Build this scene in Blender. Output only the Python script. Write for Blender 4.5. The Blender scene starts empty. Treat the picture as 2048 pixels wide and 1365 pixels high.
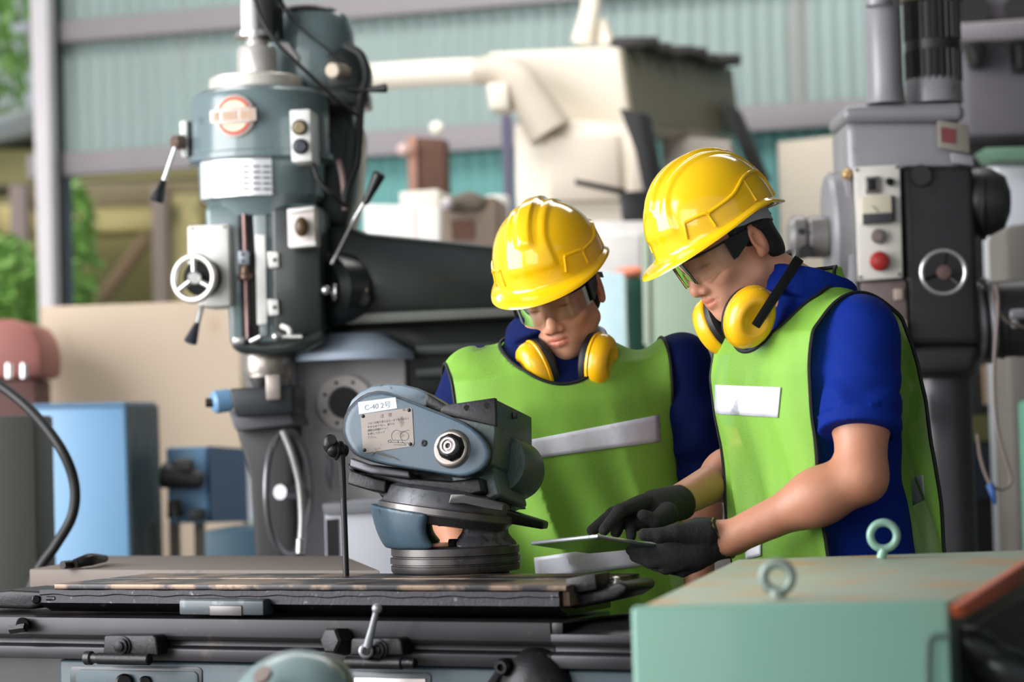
import bpy, bmesh, math, random
import numpy as np
from mathutils import Vector, Matrix, noise as mnoise
random.seed(7); np.random.seed(7)
SC = bpy.context.scene; COL = SC.collection

# ------------------------------------------------------------------ camera, world, light, exposure
F_PX = 85.0/36.0*2048.0
PITCH = math.atan((860-682.5)/F_PX); ROLL = math.radians(1.7); CAM = Vector((0, 0, 1.22))
_f = Vector((0, math.cos(PITCH), math.sin(PITCH))); _r0 = Vector((1, 0, 0)); _u0 = Vector((0, -math.sin(PITCH), math.cos(PITCH)))
_r = _r0*math.cos(ROLL) - _u0*math.sin(ROLL); _u = _r0*math.sin(ROLL) + _u0*math.cos(ROLL)
cam_data = bpy.data.cameras.new('camera'); cam = bpy.data.objects.new('camera', cam_data); COL.objects.link(cam)
cam.matrix_world = Matrix(((_r.x, _u.x, -_f.x, CAM.x), (_r.y, _u.y, -_f.y, CAM.y), (_r.z, _u.z, -_f.z, CAM.z), (0, 0, 0, 1)))
cam_data.lens = 85; cam_data.sensor_width = 36; cam_data.clip_end = 300
cam_data.dof.use_dof = True; cam_data.dof.focus_distance = 4.55; cam_data.dof.aperture_fstop = 3.0
SC.camera = cam

world = bpy.data.worlds.new('overcast_sky'); SC.world = world; world.use_nodes = True
wn = world.node_tree.nodes; wl = world.node_tree.links
bgn = wn['Background']; bgn.inputs['Strength'].default_value = 0.5
bgn.inputs['Color'].default_value = (0.86, 0.93, 1.0, 1)

def area(name, loc, target, sx, sy, power, col=(1, 1, 1)):
    d = bpy.data.lights.new(name, 'AREA'); d.shape = 'RECTANGLE'; d.size = sx; d.size_y = sy; d.energy = power; d.color = col
    o = bpy.data.objects.new(name, d); COL.objects.link(o); o.location = loc
    o.rotation_euler = (Vector(target)-Vector(loc)).to_track_quat('-Z', 'Y').to_euler(); return o
sun_d = bpy.data.lights.new('hazy_sun', 'SUN'); sun_d.energy = 2.6; sun_d.angle = math.radians(25); sun_d.color = (1.0, 0.97, 0.9)
sun = bpy.data.objects.new('hazy_sun', sun_d); COL.objects.link(sun); sun.rotation_euler = Vector((.38, .30, -.88)).to_track_quat('-Z', 'Y').to_euler()
area('daylight_open_side', (-5.2, 3.2, 2.7), (0.6, 5.4, 1.2), 4.6, 4.4, 700, (0.97, 0.98, 1.0))
area('unseen_front_fill', (-3.4, -2.2, 2.6), (0.2, 5.0, 1.1), 4.0, 3.0, 130, (1.0, 0.99, 0.97))  # unseen fill lamp added behind the camera to brighten faces and fronts
area('rear_overhead_area', (-0.5, 9.6, 5.4), (-0.2, 11.0, 0.5), 6.0, 3.4, 320, (1.0, 0.98, 0.95))  # area lamp below the closed ceiling, aimed at the back of the hall
vs = SC.view_settings; vs.view_transform = 'Standard'; vs.look = 'None'; vs.exposure = 0.0; vs.gamma = 1.0; vs.use_curve_mapping = False

# ------------------------------------------------------------------ rays from photograph pixels to places in the hall
def ray(px, py):
    return _f + _r*((px-1024.0)/F_PX) + _u*((682.5-py)/F_PX)
def at(px, py, Y):
    d = ray(px, py); return CAM + d*(Y/d.y)
def atz(px, py, z):
    d = ray(px, py); return CAM + d*((z-CAM.z)/d.z)
def atp(px, py, P0, n):
    d = ray(px, py); return CAM + d*((P0-CAM).dot(n)/d.dot(n))
def pl(pts, Y): return [at(x, y, Y) for x, y in pts]
def mpx(Y): return Y/F_PX

# ------------------------------------------------------------------ materials
def lin(c):
    return tuple(((v/255.0)/12.92 if v/255.0 <= 0.04045 else ((v/255.0+0.055)/1.055)**2.4) for v in c)
MATS = {}
def mat(name, rgb, rough=0.5, metal=0.0, var=0.12, scale=14.0, wear=None, wamt=0.0, wscale=30.0, bump=0.0, bscale=120.0, coat=0.0, attr=None, sss=0.0, stretch=None):
    if name in MATS: return MATS[name]
    m = bpy.data.materials.new(name); m.use_nodes = True; nt = m.node_tree; N = nt.nodes; L = nt.links
    b = N['Principled BSDF']; tc = N.new('ShaderNodeTexCoord'); vec = tc.outputs['Object']
    if stretch:
        mp = N.new('ShaderNodeMapping'); mp.inputs['Scale'].default_value = stretch; L.new(vec, mp.inputs['Vector']); vec = mp.outputs['Vector']
    n1 = N.new('ShaderNodeTexNoise'); n1.inputs['Scale'].default_value = scale; n1.inputs['Detail'].default_value = 5; L.new(vec, n1.inputs['Vector'])
    c = lin(rgb)
    mx = N.new('ShaderNodeMix'); mx.data_type = 'RGBA'
    mx.inputs[6].default_value = tuple(max(0, v*(1-var)) for v in c)+(1,); mx.inputs[7].default_value = tuple(min(1, v*(1+var)) for v in c)+(1,)
    L.new(n1.outputs['Fac'], mx.inputs[0]); out = mx.outputs[2]
    if attr:
        a = N.new('ShaderNodeAttribute'); a.attribute_name = attr
        mm = N.new('ShaderNodeMix'); mm.data_type = 'RGBA'; mm.blend_type = 'MULTIPLY'; mm.inputs[0].default_value = 1.0
        L.new(out, mm.inputs[6]); L.new(a.outputs['Color'], mm.inputs[7]); out = mm.outputs[2]
    if wear is not None and wamt > 0:
        n2 = N.new('ShaderNodeTexNoise'); n2.inputs['Scale'].default_value = wscale; n2.inputs['Detail'].default_value = 8; n2.inputs['Roughness'].default_value = 0.65
        L.new(vec, n2.inputs['Vector'])
        mr = N.new('ShaderNodeMapRange'); t = 0.5 + (0.5-wamt)*0.5
        mr.inputs['From Min'].default_value = t-0.03; mr.inputs['From Max'].default_value = t+0.05; L.new(n2.outputs['Fac'], mr.inputs['Value'])
        m2 = N.new('ShaderNodeMix'); m2.data_type = 'RGBA'; L.new(mr.outputs['Result'], m2.inputs[0]); L.new(out, m2.inputs[6]); m2.inputs[7].default_value = lin(wear)+(1,); out = m2.outputs[2]
    L.new(out, b.inputs['Base Color'])
    rr = N.new('ShaderNodeMapRange'); rr.inputs['To Min'].default_value = max(0.03, rough*0.8); rr.inputs['To Max'].default_value = min(1, rough*1.2); L.new(n1.outputs['Fac'], rr.inputs['Value']); L.new(rr.outputs['Result'], b.inputs['Roughness'])
    b.inputs['Metallic'].default_value = metal; b.inputs['Coat Weight'].default_value = coat; b.inputs['Coat Roughness'].default_value = 0.08
    if sss:
        b.inputs['Subsurface Weight'].default_value = sss; b.inputs['Subsurface Radius'].default_value = (0.012, 0.005, 0.003); b.inputs['Subsurface Scale'].default_value = 0.6
    if bump > 0:
        n3 = N.new('ShaderNodeTexNoise'); n3.inputs['Scale'].default_value = bscale; n3.inputs['Detail'].default_value = 4; L.new(vec, n3.inputs['Vector'])
        bp = N.new('ShaderNodeBump'); bp.inputs['Strength'].default_value = min(1, bump); bp.inputs['Distance'].default_value = 0.004; L.new(n3.outputs['Fac'], bp.inputs['Height']); L.new(bp.outputs['Normal'], b.inputs['Normal'])
    MATS[name] = m; return m

# ------------------------------------------------------------------ mesh builder (all coordinates in metres in the hall)
def V(*a): return Vector(a)
def basis(axis):
    a = Vector(axis).normalized(); t = Vector((0, 0, 1)) if abs(a.z) < 0.9 else Vector((1, 0, 0))
    x = t.cross(a).normalized(); return x, a.cross(x).normalized(), a
def spline(pts, n=10):
    P = [Vector(p) for p in pts]
    if len(P) < 3: return P
    Q = [P[0]*2-P[1]]+P+[P[-1]*2-P[-2]]; o = []
    for i in range(1, len(Q)-2):
        for k in range(n):
            t = k/n; a, b, c, d = Q[i-1], Q[i], Q[i+1], Q[i+2]
            o.append(0.5*((2*b)+(c-a)*t+(2*a-5*b+4*c-d)*t*t+(3*b-a-3*c+d)*t**3))
    o.append(P[-1]); return o
class MB:
    def __init__(s): s.bm = bmesh.new()
    def _merge(s, t, bev=0.0, seg=2):
        bmesh.ops.recalc_face_normals(t, faces=t.faces)
        if bev > 0:
            es = [e for e in t.edges if len(e.link_faces) == 2 and e.calc_face_angle(0) > 0.35]
            if es: bmesh.ops.bevel(t, geom=es, offset=bev, segments=seg, profile=0.5, affect='EDGES', clamp_overlap=True)
        me = bpy.data.meshes.new('t'); t.to_mesh(me); s.bm.from_mesh(me); bpy.data.meshes.remove(me); t.free(); return s
    def box(s, c, size, R=None, bev=0.003, seg=2):
        t = bmesh.new(); bmesh.ops.create_cube(t, size=1.0)
        for v in t.verts:
            p = Vector((v.co.x*size[0], v.co.y*size[1], v.co.z*size[2])); v.co = (R @ p if R else p)+Vector(c)
        return s._merge(t, bev, seg)
    def prism(s, pts, vec, bev=0.0, seg=2):
        t = bmesh.new(); vec = Vector(vec); A = [t.verts.new(p) for p in pts]; B = [t.verts.new(Vector(p)+vec) for p in pts]; n = len(A)
        t.faces.new(A); t.faces.new(B[::-1])
        for i in range(n): t.faces.new((A[i], B[i], B[(i+1) % n], A[(i+1) % n]))
        return s._merge(t, bev, seg)
    def loft(s, rings, cap=True, closed=True):
        t = bmesh.new(); R = [[t.verts.new(p) for p in r] for r in rings]; n = len(R[0])
        for a, b in zip(R[:-1], R[1:]):
            for i in range(n if closed else n-1): t.faces.new((a[i], a[(i+1) % n], b[(i+1) % n], b[i]))
        if cap and closed: t.faces.new(R[0][::-1]); t.faces.new(R[-1])
        return s._merge(t)
    def lathe(s, o, axis, prof, seg=32):
        o = Vector(o); x, y, a = basis(axis); rings = []
        for r, h in prof:
            r = max(r, 1e-5); rings.append([o+a*h+(x*math.cos(2*math.pi*i/seg)+y*math.sin(2*math.pi*i/seg))*r for i in range(seg)])
        return s.loft(rings)
    def cyl(s, p0, p1, r0, r1=None, seg=24, bev=0.0):
        p0, p1 = Vector(p0), Vector(p1); r1 = r0 if r1 is None else r1; h = (p1-p0).length
        if bev > 0: pr = [(r0-bev, 0), (r0, bev), (r1, h-bev), (r1-bev, h)]
        else: pr = [(r0, 0), (r1, h)]
        return s.lathe(p0, p1-p0, pr, seg)
    def tube(s, pts, r, seg=10, sm=True, n=8):
        P = spline(pts, n) if sm else [Vector(p) for p in pts]; m = len(P)
        rr = r if isinstance(r, (list, tuple)) else [r, r]
        T = [(P[min(i+1, m-1)]-P[max(i-1, 0)]).normalized() for i in range(m)]
        x, y, _ = basis(T[0]); rings = []
        for i in range(m):
            x = (x-T[i]*x.dot(T[i])).normalized(); y = T[i].cross(x)
            f = i/(m-1)*(len(rr)-1); k = min(int(f), len(rr)-2); ra = rr[k]+(rr[k+1]-rr[k])*(f-k)
            rings.append([P[i]+(x*math.cos(2*math.pi*j/seg)+y*math.sin(2*math.pi*j/seg))*ra for j in range(seg)])
        return s.loft(rings)
    def torus(s, c, axis, R, r, seg=40, rs=12, sc=1.0):
        c = Vector(c); x, y, a = basis(axis); t = bmesh.new(); G = []
        for i in range(seg):
            th = 2*math.pi*i/seg; d = x*math.cos(th)*sc+y*math.sin(th); d0 = d
            G.append([t.verts.new(c+d0*R+d0*(r*math.cos(2*math.pi*j/rs))+a*(r*math.sin(2*math.pi*j/rs))) for j in range(rs)])
        for i in range(seg):
            for j in range(rs): t.faces.new((G[i][j], G[(i+1) % seg][j], G[(i+1) % seg][(j+1) % rs], G[i][(j+1) % rs]))
        return s._merge(t)
    def ball(s, c, r, R=None, seg=20):
        t = bmesh.new(); bmesh.ops.create_uvsphere(t, u_segments=seg, v_segments=seg//2+2, radius=1.0); r = (r, r, r) if not isinstance(r, (tuple, list)) else r
        for v in t.verts:
            p = Vector((v.co.x*r[0], v.co.y*r[1], v.co.z*r[2])); v.co = (R @ p if R else p)+Vector(c)
        return s._merge(t)
    def grid(s, G, closed=False):
        t = bmesh.new(); R = [[t.verts.new(p) for p in r] for r in G]; n = len(R[0])
        for a, b in zip(R[:-1], R[1:]):
            for i in range(n if closed else n-1): t.faces.new((a[i], a[(i+1) % n], b[(i+1) % n], b[i]))
        me = bpy.data.meshes.new('t'); t.to_mesh(me); s.bm.from_mesh(me); bpy.data.meshes.remove(me); t.free(); return s
    def raw(s, vs_, fs):
        me = bpy.data.meshes.new('t'); me.from_pydata([tuple(v) for v in vs_], [], [tuple(f) for f in fs]); s.bm.from_mesh(me); bpy.data.meshes.remove(me); return s
    def bolt(s, c, axis, r, h):
        return s.lathe(c, axis, [(r, 0), (r, h*0.75), (r*0.85, h)], 6)

def wloc(o):
    l = Vector((0, 0, 0))
    while o is not None: l += o.location; o = o.parent
    return l
def finish(me, angle=0.6):
    me.shade_smooth(); me.set_sharp_from_angle(angle=angle)
def obj(name, mb, material, parent=None, label=None, angle=0.6):
    me = bpy.data.meshes.new(name); mb.bm.to_mesh(me); mb.bm.free()
    if parent is not None:
        org = wloc(parent); loc = Vector((0, 0, 0))
    else:
        co = np.empty(len(me.vertices)*3); me.vertices.foreach_get('co', co); co = co.reshape(-1, 3)
        org = Vector(((co[:, 0].min()+co[:, 0].max())/2, (co[:, 1].min()+co[:, 1].max())/2, co[:, 2].min())); loc = org
    me.transform(Matrix.Translation(-org)); finish(me, angle)
    o = bpy.data.objects.new(name, me); COL.objects.link(o); o.location = loc; o.parent = parent
    for m in (material if isinstance(material, (list, tuple)) else [material]): me.materials.append(m)
    if label: o['label'] = label
    return o
def thing(name, label, cat, loc, group=None):
    o = bpy.data.objects.new(name, None); COL.objects.link(o); o.location = loc; o.empty_display_size = 0.05
    o['label'] = label; o['category'] = cat
    if group: o['group'] = group
    return o
def tag(o, label, cat, group=None, kind=None):
    o['label'] = label; o['category'] = cat
    if group: o['group'] = group
    if kind: o['kind'] = kind
    return o
def struct(name, mb, m, label=None):
    o = obj(name, mb, m); o['kind'] = 'structure'
    if label: o['label'] = label
    return o
def text_mesh(name, body, size, O, X, Yv, material, parent, depth=0.0004, width=None):
    """lettering as a thin raised mesh: O left end of the baseline, X reading direction, Yv up the letters"""
    cu = bpy.data.curves.new('t', 'FONT'); cu.body = body; cu.size = size; cu.extrude = depth
    t = bpy.data.objects.new('t', cu); COL.objects.link(t); dg = bpy.context.evaluated_depsgraph_get()
    me = bpy.data.meshes.new_from_object(t.evaluated_get(dg)); bpy.data.objects.remove(t); bpy.data.curves.remove(cu)
    X = Vector(X).normalized(); Yv = Vector(Yv); Yv = (Yv-X*Yv.dot(X)).normalized(); Z = X.cross(Yv)
    sx = 1.0
    if width:
        w = max(v.co.x for v in me.vertices); sx = width/w
    org = wloc(parent)
    for v in me.vertices: v.co = Vector(O)+X*v.co.x*sx+Yv*v.co.y+Z*v.co.z-org
    me.name = name; o = bpy.data.objects.new(name, me); COL.objects.link(o); o.parent = parent; me.materials.clear(); me.materials.append(material); return o
# ------------------------------------------------------------------ common materials
m_wall = mat('green_corrugated_sheet', (166, 184, 180), 0.55, 0, 0.22, 1.1, wear=(168, 160, 156), wamt=0.22, wscale=1.6, stretch=(2.2, 1, 0.12))
m_girt = mat('primer_grey_steel', (164, 157, 161), 0.6, 0, 0.12, 3)
m_teal = mat('teal_sheet', (112, 172, 168), 0.5, 0, 0.1, 2)
m_steel_post = mat('pale_rusty_post', (226, 220, 224), 0.6, 0, 0.15, 2, wear=(150, 110, 92), wamt=0.2, wscale=3)
m_darkpost = mat('dark_green_post', (40, 46, 46), 0.6)
m_bluepost = mat('blue_grey_post', (92, 112, 132), 0.6)
m_floor = mat('worn_concrete', (110, 106, 100), 0.8, 0, 0.25, 3, wear=(70, 66, 62), wamt=0.3, wscale=2)
m_roof = mat('roof_sheet', (96, 104, 102), 0.7)
m_iron = mat('oily_cast_iron', (33, 32, 35), 0.38, 0.75, 0.25, 30, wear=(92, 90, 92), wamt=0.22, wscale=60, bump=0.14, bscale=180)
m_irond = mat('dark_cast_iron', (27, 26, 28), 0.42, 0.45, 0.3, 40, wear=(56, 54, 56), wamt=0.2, wscale=70, bump=0.14, bscale=160)
m_ground = mat('ground_steel', (150, 144, 142), 0.33, 0.9, 0.15, 20, wear=(96, 84, 74), wamt=0.25, wscale=25, stretch=(1, 1, 1))
m_bed = mat('ground_bed_steel', (52, 50, 52), 0.42, 0.5, 0.2, 18, wear=(124, 104, 88), wamt=0.5, wscale=9)
m_steel = mat('bright_steel', (196, 194, 192), 0.25, 0.9, 0.1, 30)
m_whitem = mat('white_enamel_plate', (232, 230, 226), 0.3, 0, 0.05, 20)
m_black = mat('black_plastic', (18, 18, 19), 0.4, 0, 0.1)
m_rubber = mat('black_rubber', (14, 14, 14), 0.55, 0, 0.1)
m_mill = mat('mill_green_paint', (104, 120, 122), 0.28, 0, 0.12, 12, wear=(52, 60, 62), wamt=0.14, wscale=20, coat=0.4)
m_milld = mat('mill_dark_green_paint', (33, 39, 38), 0.35, 0, 0.2, 10, wear=(24, 27, 26), wamt=0.25, wscale=12, coat=0.15)
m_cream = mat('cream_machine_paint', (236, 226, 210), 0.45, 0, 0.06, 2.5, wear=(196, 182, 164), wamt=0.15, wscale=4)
m_creamd = mat('painted_shade_olive', (120, 115, 98), 0.55, 0, 0.12, 3)  # shade of the hopper's right side, put into the colour
m_brown = mat('rusty_brown_steel', (92, 60, 46), 0.7, 0, 0.3, 6)

# ------------------------------------------------------------------ the hall
struct('floor', MB().box((1, 8, -0.05), (18, 18, 0.1), bev=0), m_floor)
struct('ceiling', MB().box((2.2, 7.0, 5.65), (12.4, 16.0, 0.1), bev=0), m_roof)
struct('wall_right', MB().box((6.2, 7.0, 2.8), (0.12, 16, 5.7), bev=0), mat('grey_block_wall', (98, 96, 94), 0.8, 0, 0.15, 2))

WL, WR = at(100, 345, 14.0), at(1690, 238, 12.65)       # lower girt of the rear wall fixes its plane
wdir = Vector((WR.x-WL.x, WR.y-WL.y, 0)).normalized(); wnor = Vector((wdir.y, -wdir.x, 0))
def wall_pt(px, py, off=0.0): return atp(px, py, WL+wnor*off, wnor)
def sheet(x0, x1, z0, z1, pitch, amp, off=0.0):
    n = int((x1-x0)/pitch*6); G = []
    rows = []
    for z in (z0, z1):
        r = []
        for i in range(n+1):
            s = x0+(x1-x0)*i/n; w = math.sin(2*math.pi*s/pitch); w = math.copysign(abs(w)**0.6, w)
            p = WL+wdir*s+wnor*(off+amp*w); r.append(Vector((p.x, p.y, z)))
        rows.append(r)
    return MB().grid(rows)
zg = WL.z
gx = (wall_pt(70, 345)-WL).dot(wdir)
struct('wall_back', sheet(gx, 8.0, zg, 5.6, 0.086, 0.012), m_wall)
lx = (wall_pt(690, 345)-WL).dot(wdir)
o = struct('wall_back_lower', sheet(lx, 8.0, 0.0, zg-0.02, 0.086, 0.010, -0.03), m_teal)
def girt(n, pxl, pyl, h=0.15):
    p = wall_pt(pxl, pyl, 0.05); a = Vector((p.x, p.y, p.z))-wdir*0.1
    struct('trim_%d' % n, MB().prism([a, a+V(0, 0, h), a+V(0, 0, h)+wdir*8.6, a+wdir*8.6], wnor*0.09, bev=0.008), m_girt)
girt(1, 100, 358, 0.135); girt(2, 100, 92, 0.125)
def post(n, x0t, x0b, x1t, x1b, yb, Y, m, dy=0.12, ptop=-60):
    a = [at(x0t, ptop, Y), at(x1t, ptop, Y)]; k = (yb-ptop)
    b0, b1 = at(x0b, yb, Y), at(x1b, yb, Y)
    def down(t, b): d = (t-b); return b-d*((b.z)/d.z)
    struct('trim_%d' % n, MB().prism([a[0], a[1], down(a[1], b1), down(a[0], b0)], (0.02, dy, 0), bev=0.006), m)
post(3, 58, 78, 92, 106, 610, 13.6, m_steel_post)
post(4, 92, 112, 108, 124, 600, 13.75, m_darkpost)
post(5, 106, 116, 122, 134, 600, 13.95, m_bluepost)

# outdoors, beyond the open part of the rear wall
m_yel = mat('ochre_painted_wall', (228, 212, 150), 0.7, 0, 0.12, 1.5, wear=(150, 142, 100), wamt=0.2, wscale=2)
m_olive = mat('shaded_boarding', (84, 82, 62), 0.8)
Yb = 17.5
sh = thing('open_shed', 'ochre yellow shed with dark bays seen through the gap under the green wall', 'shed', (at(250, 500, Yb).x, Yb, 0))
obj('back_wall', MB().prism(pl([(-60, 300), (480, 300), (480, 700), (-60, 700)], Yb+1.6), (0, 0.1, 0)), mat('olive_wall', (170, 162, 112), 0.8, 0, 0.2, 1), sh)
obj('beam', MB().prism(pl([(-80, 415), (560, 388), (560, 452), (-80, 472)], Yb), (0, 0.25, 0), bev=0.01), m_yel, sh)
obj('beam', MB().prism(pl([(-80, 372), (560, 345), (560, 362), (-80, 390)], Yb), (0, 0.3, 0), bev=0.01), m_olive, sh)
obj('eave', MB().prism(pl([(60, 372), (700, 350), (700, 392), (60, 418)], Yb-0.02), (0, 1.5, -0.1), bev=0.01), mat('brown_timber', (156, 142, 112), 0.8), sh)
for x0, x1 in ((18, 52), (302, 332), (-60, -20)):
    a, b = at(x0, 370, Yb-0.3), at(x1, 370, Yb-0.3); c, d = at(x1+6, 640, Yb-0.3), at(x0+4, 640, Yb-0.3)
    obj('post', MB().prism([a, b, V(c.x, c.y, 0), V(d.x, d.y, 0)], (0, 0.15, 0), bev=0.01), mat('weathered_post', (164, 146, 142), 0.8), sh)
obj('brace', MB().prism(pl([(285, 462), (305, 480), (205, 612), (183, 600)], Yb-0.1), (0, 0.1, 0), bev=0.01), mat('weathered_brace', (150, 126, 100), 0.8), sh)
obj('side_panel', MB().prism(pl([(340, 390), (400, 388), (400, 640), (340, 640)], Yb-0.2), (0, 0.1, 0)), m_yel, sh)
rf = thing('neighbouring_roof', 'grey sloping sheet roof edge at far left below the tree', 'roof', (at(20, 250, 19).x, 19, 0))
obj('roof_sheet', MB().prism(pl([(-200, 285), (55, 215), (100, 180), (100, 215), (60, 268), (-200, 330)], 19), (0, 1.5, 0.1), bev=0.02), mat('grey_roofing', (168, 174, 176), 0.7), rf)
obj('gable_wall', MB().prism(pl([(-200, 300), (80, 262), (80, 700), (-200, 700)], 19.6), (0, 0.2, 0)), mat('dark_gable', (46, 48, 44), 0.8), rf)

def foliage(c, R, n, leaf, seed):
    rnd = random.Random(seed); mb = MB(); vs_, fs = [], []
    for i in range(n):
        while True:
            p = Vector((rnd.uniform(-1, 1), rnd.uniform(-1, 1), rnd.uniform(-1, 1)))
            if p.length < 1: break
        p = Vector((p.x*R[0], p.y*R[1], p.z*R[2]))+Vector(c)
        a = Vector((rnd.gauss(0, 1), rnd.gauss(0, 1), rnd.gauss(0, 1))).normalized(); b = a.orthogonal().normalized(); s = leaf*rnd.uniform(0.6, 1.4)
        k = len(vs_); vs_ += [p-a*s, p+b*s*0.4, p+a*s, p-b*s*0.4]; fs.append((k, k+1, k+2, k+3))
    return mb.raw(vs_, fs)
m_leaf = mat('green_leaf', (138, 186, 92), 0.5, 0, 0.45, 6)
def tree(name, label, px, py, Y, R, n, leaf, seed, cat='tree'):
    c = at(px, py, Y); r = thing(name, label, cat, (c.x, c.y, 0))
    obj('foliage', foliage(c, R, n, leaf, seed), m_leaf, r)
    obj('trunk', MB().tube([V(c.x, c.y, 0), V(c.x+0.05, c.y, c.z*0.5), c], [0.09 if cat == 'tree' else 0.02, 0.05 if cat == 'tree' else 0.01]), mat('bark', (86, 72, 58), 0.9), r)
tree('tree', 'leafy green tree above the grey roof at the far left edge', -60, 60, 21, (0.75, 0.8, 1.0), 620, 0.10, 3)
tree('leafy_shrub', 'bright green shrub at the foot of the pale post', 0, 590, 16.2, (0.30, 0.3, 0.42), 900, 0.06, 5, 'shrub')
tree('climbing_plant', 'thin green climbing plant right of the blue-grey post', 150, 500, 16.0, (0.16, 0.2, 0.5), 350, 0.06, 6, 'plant')
struct('ground_outside', MB().box((-2, 26, -0.06), (40, 18, 0.1), bev=0), mat('grassy_ground', (104, 112, 72), 0.9))
# ------------------------------------------------------------------ things along the back of the hall
def pz(quad, Y, vec, bev=0.01): return MB().prism(pl(quad, Y), vec, bev)
def down(p, z=0.0): return V(p.x, p.y, z)
def cabinet(name, label, cat, quad, Y, m, vec, bev=0.01, group=None, to_floor=True, side=None):
    q = pl(quad, Y)
    if to_floor: q[2] = down(q[2]); q[3] = down(q[3])
    c = (q[2]+q[3])/2
    r = thing(name, label, cat, c, group)
    obj('body', MB().prism(q, vec, bev), m, r)
    return r, q
# plywood sheet
pan = MB().prism([*pl([(80, 614), (478, 600)], 9.4), down(at(478, 870, 9.4)), down(at(80, 870, 9.4))], (0.02, 0.03, 0), 0.004)
tag(obj('plywood_sheet', pan, mat('pale_plywood', (198, 178, 156), 0.75, 0, 0.12, 1.6, wear=(176, 146, 118), wamt=0.22, wscale=2.2, stretch=(1, 1, 0.6))), 'large pale beige plywood sheet standing behind the blue cabinet', 'sheet')
# red-brown casting at far left
r = thing('rusty_casting', 'reddish brown rounded casting at the far left in front of the plywood', 'casting', down(at(30, 760, 8.8)))
m_red = mat('red_oxide', (150, 92, 84), 0.6, 0, 0.25, 4)
obj('housing', MB().prism(pl([(-60, 640), (20, 638), (62, 650), (82, 690), (84, 755), (-60, 760)], 8.8), (0, 0.4, 0), 0.03), m_red, r)
obj('foot', MB().prism([*pl([(-40, 760), (70, 758)], 8.85), down(at(70, 900, 8.85)), down(at(-40, 900, 8.85))], (0, 0.3, 0), 0.01), mat('red_oxide_dark', (92, 60, 56), 0.7), r)
for x in (18, 48):
    obj('stud', MB().cyl(at(x, 756, 8.72), at(x, 728, 8.72), 0.014, seg=10), m_steel, r)
# blue cabinets
m_blue = mat('light_blue_paint', (116, 158, 194), 0.4, 0, 0.08, 2, wear=(150, 160, 160), wamt=0.08, wscale=5)
m_navy = mat('deep_blue_paint', (36, 82, 124), 0.45, 0, 0.12, 3)
r, q = cabinet('machine_cabinet', 'tall light blue metal cabinet with a dark side, left of the milling machine', 'cabinet', [(66, 816), (250, 812), (264, 1120), (80, 1122)], 8.0, m_blue, at(312, 812, 8.5)-at(250, 812, 8.0))
obj('top_edge', MB().prism([q[0]+V(0, -.01, 0), q[1]+V(0, -.01, 0), q[1]+V(0, -.01, .012), q[0]+V(0, -.01, .012)], at(312, 812, 8.5)-at(250, 812, 8.0)), mat('blue_edge', (80, 120, 152), 0.4), r)
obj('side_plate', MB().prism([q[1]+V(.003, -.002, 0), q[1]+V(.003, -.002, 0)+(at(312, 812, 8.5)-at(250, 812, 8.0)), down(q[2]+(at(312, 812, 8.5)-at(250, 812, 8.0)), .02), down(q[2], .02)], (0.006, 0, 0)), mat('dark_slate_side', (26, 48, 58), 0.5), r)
r, q = cabinet('electric_box', 'small blue switch box with an oily black motor in front, right of the tall cabinet', 'box', [(330, 896), (412, 893), (418, 1046), (336, 1048)], 8.3, m_blue, at(486, 898, 8.7)-at(412, 893, 8.3), to_floor=False)
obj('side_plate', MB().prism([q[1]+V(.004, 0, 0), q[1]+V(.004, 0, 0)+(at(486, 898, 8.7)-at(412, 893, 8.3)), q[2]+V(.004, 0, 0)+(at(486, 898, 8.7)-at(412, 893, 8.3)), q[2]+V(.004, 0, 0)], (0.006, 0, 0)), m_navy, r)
obj('motor', MB().cyl(at(322, 950, 8.2), at(408, 962, 8.2), 0.045, 0.03, bev=0.01).cyl(at(345, 935, 8.2), at(388, 935, 8.2), 0.03, bev=0.008), m_rubber, r)
obj('valve', MB().cyl(at(348, 1000, 8.22), at(352, 1035, 8.22), 0.022, 0.03, seg=12).box(at(395, 1030, 8.22), (0.06, 0.04, 0.04), bev=0.008), m_rubber, r)
for x in (338, 388): obj('leg', MB().prism([*pl([(x, 1046), (x+18, 1046)], 8.45), down(at(x+18, 1120, 8.45)), down(at(x, 1120, 8.45))], (0, 0.06, 0)), mat('pale_leg', (170, 160, 146), 0.6), r)
cabinet('blue_bin', 'low dark teal-blue bin below the milling machine knee', 'bin', [(408, 1062), (560, 1058), (562, 1120), (410, 1122)], 7.9, mat('petrol_blue_paint', (30, 66, 84), 0.5), (0.05, 0.4, 0))
# dark cabinet at the left edge with a black hose in front
cabinet('dark_cabinet', 'dark olive-grey cabinet cut by the left edge of the frame', 'cabinet', [(-120, 836), (70, 830), (78, 1200), (-120, 1200)], 6.3, mat('dark_olive_grey', (46, 46, 40), 0.6, 0, 0.15, 3), (-0.02, 0.35, 0))
hs = MB().tube([at(-90, 722, 5.9), at(-10, 765, 5.85), at(60, 820, 5.8), at(120, 895, 5.75), at(148, 965, 5.75), at(145, 1030, 5.75), at(112, 1090, 5.75), at(80, 1135, 5.75), at(60, 1180, 5.75)], 0.0125, 14)
tag(obj('coolant_hose', hs, m_rubber), 'thick black rubber hose curving down in front of the light blue cabinet', 'hose')
hp = obj('hose_outlet', MB().cyl(at(-90, 722, 5.9), V(at(-90, 722, 5.9).x, 5.9, 0), 0.02, seg=12), m_irond); tag(hp, 'upright pipe outside the left edge that carries the black hose', 'pipe')

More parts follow.
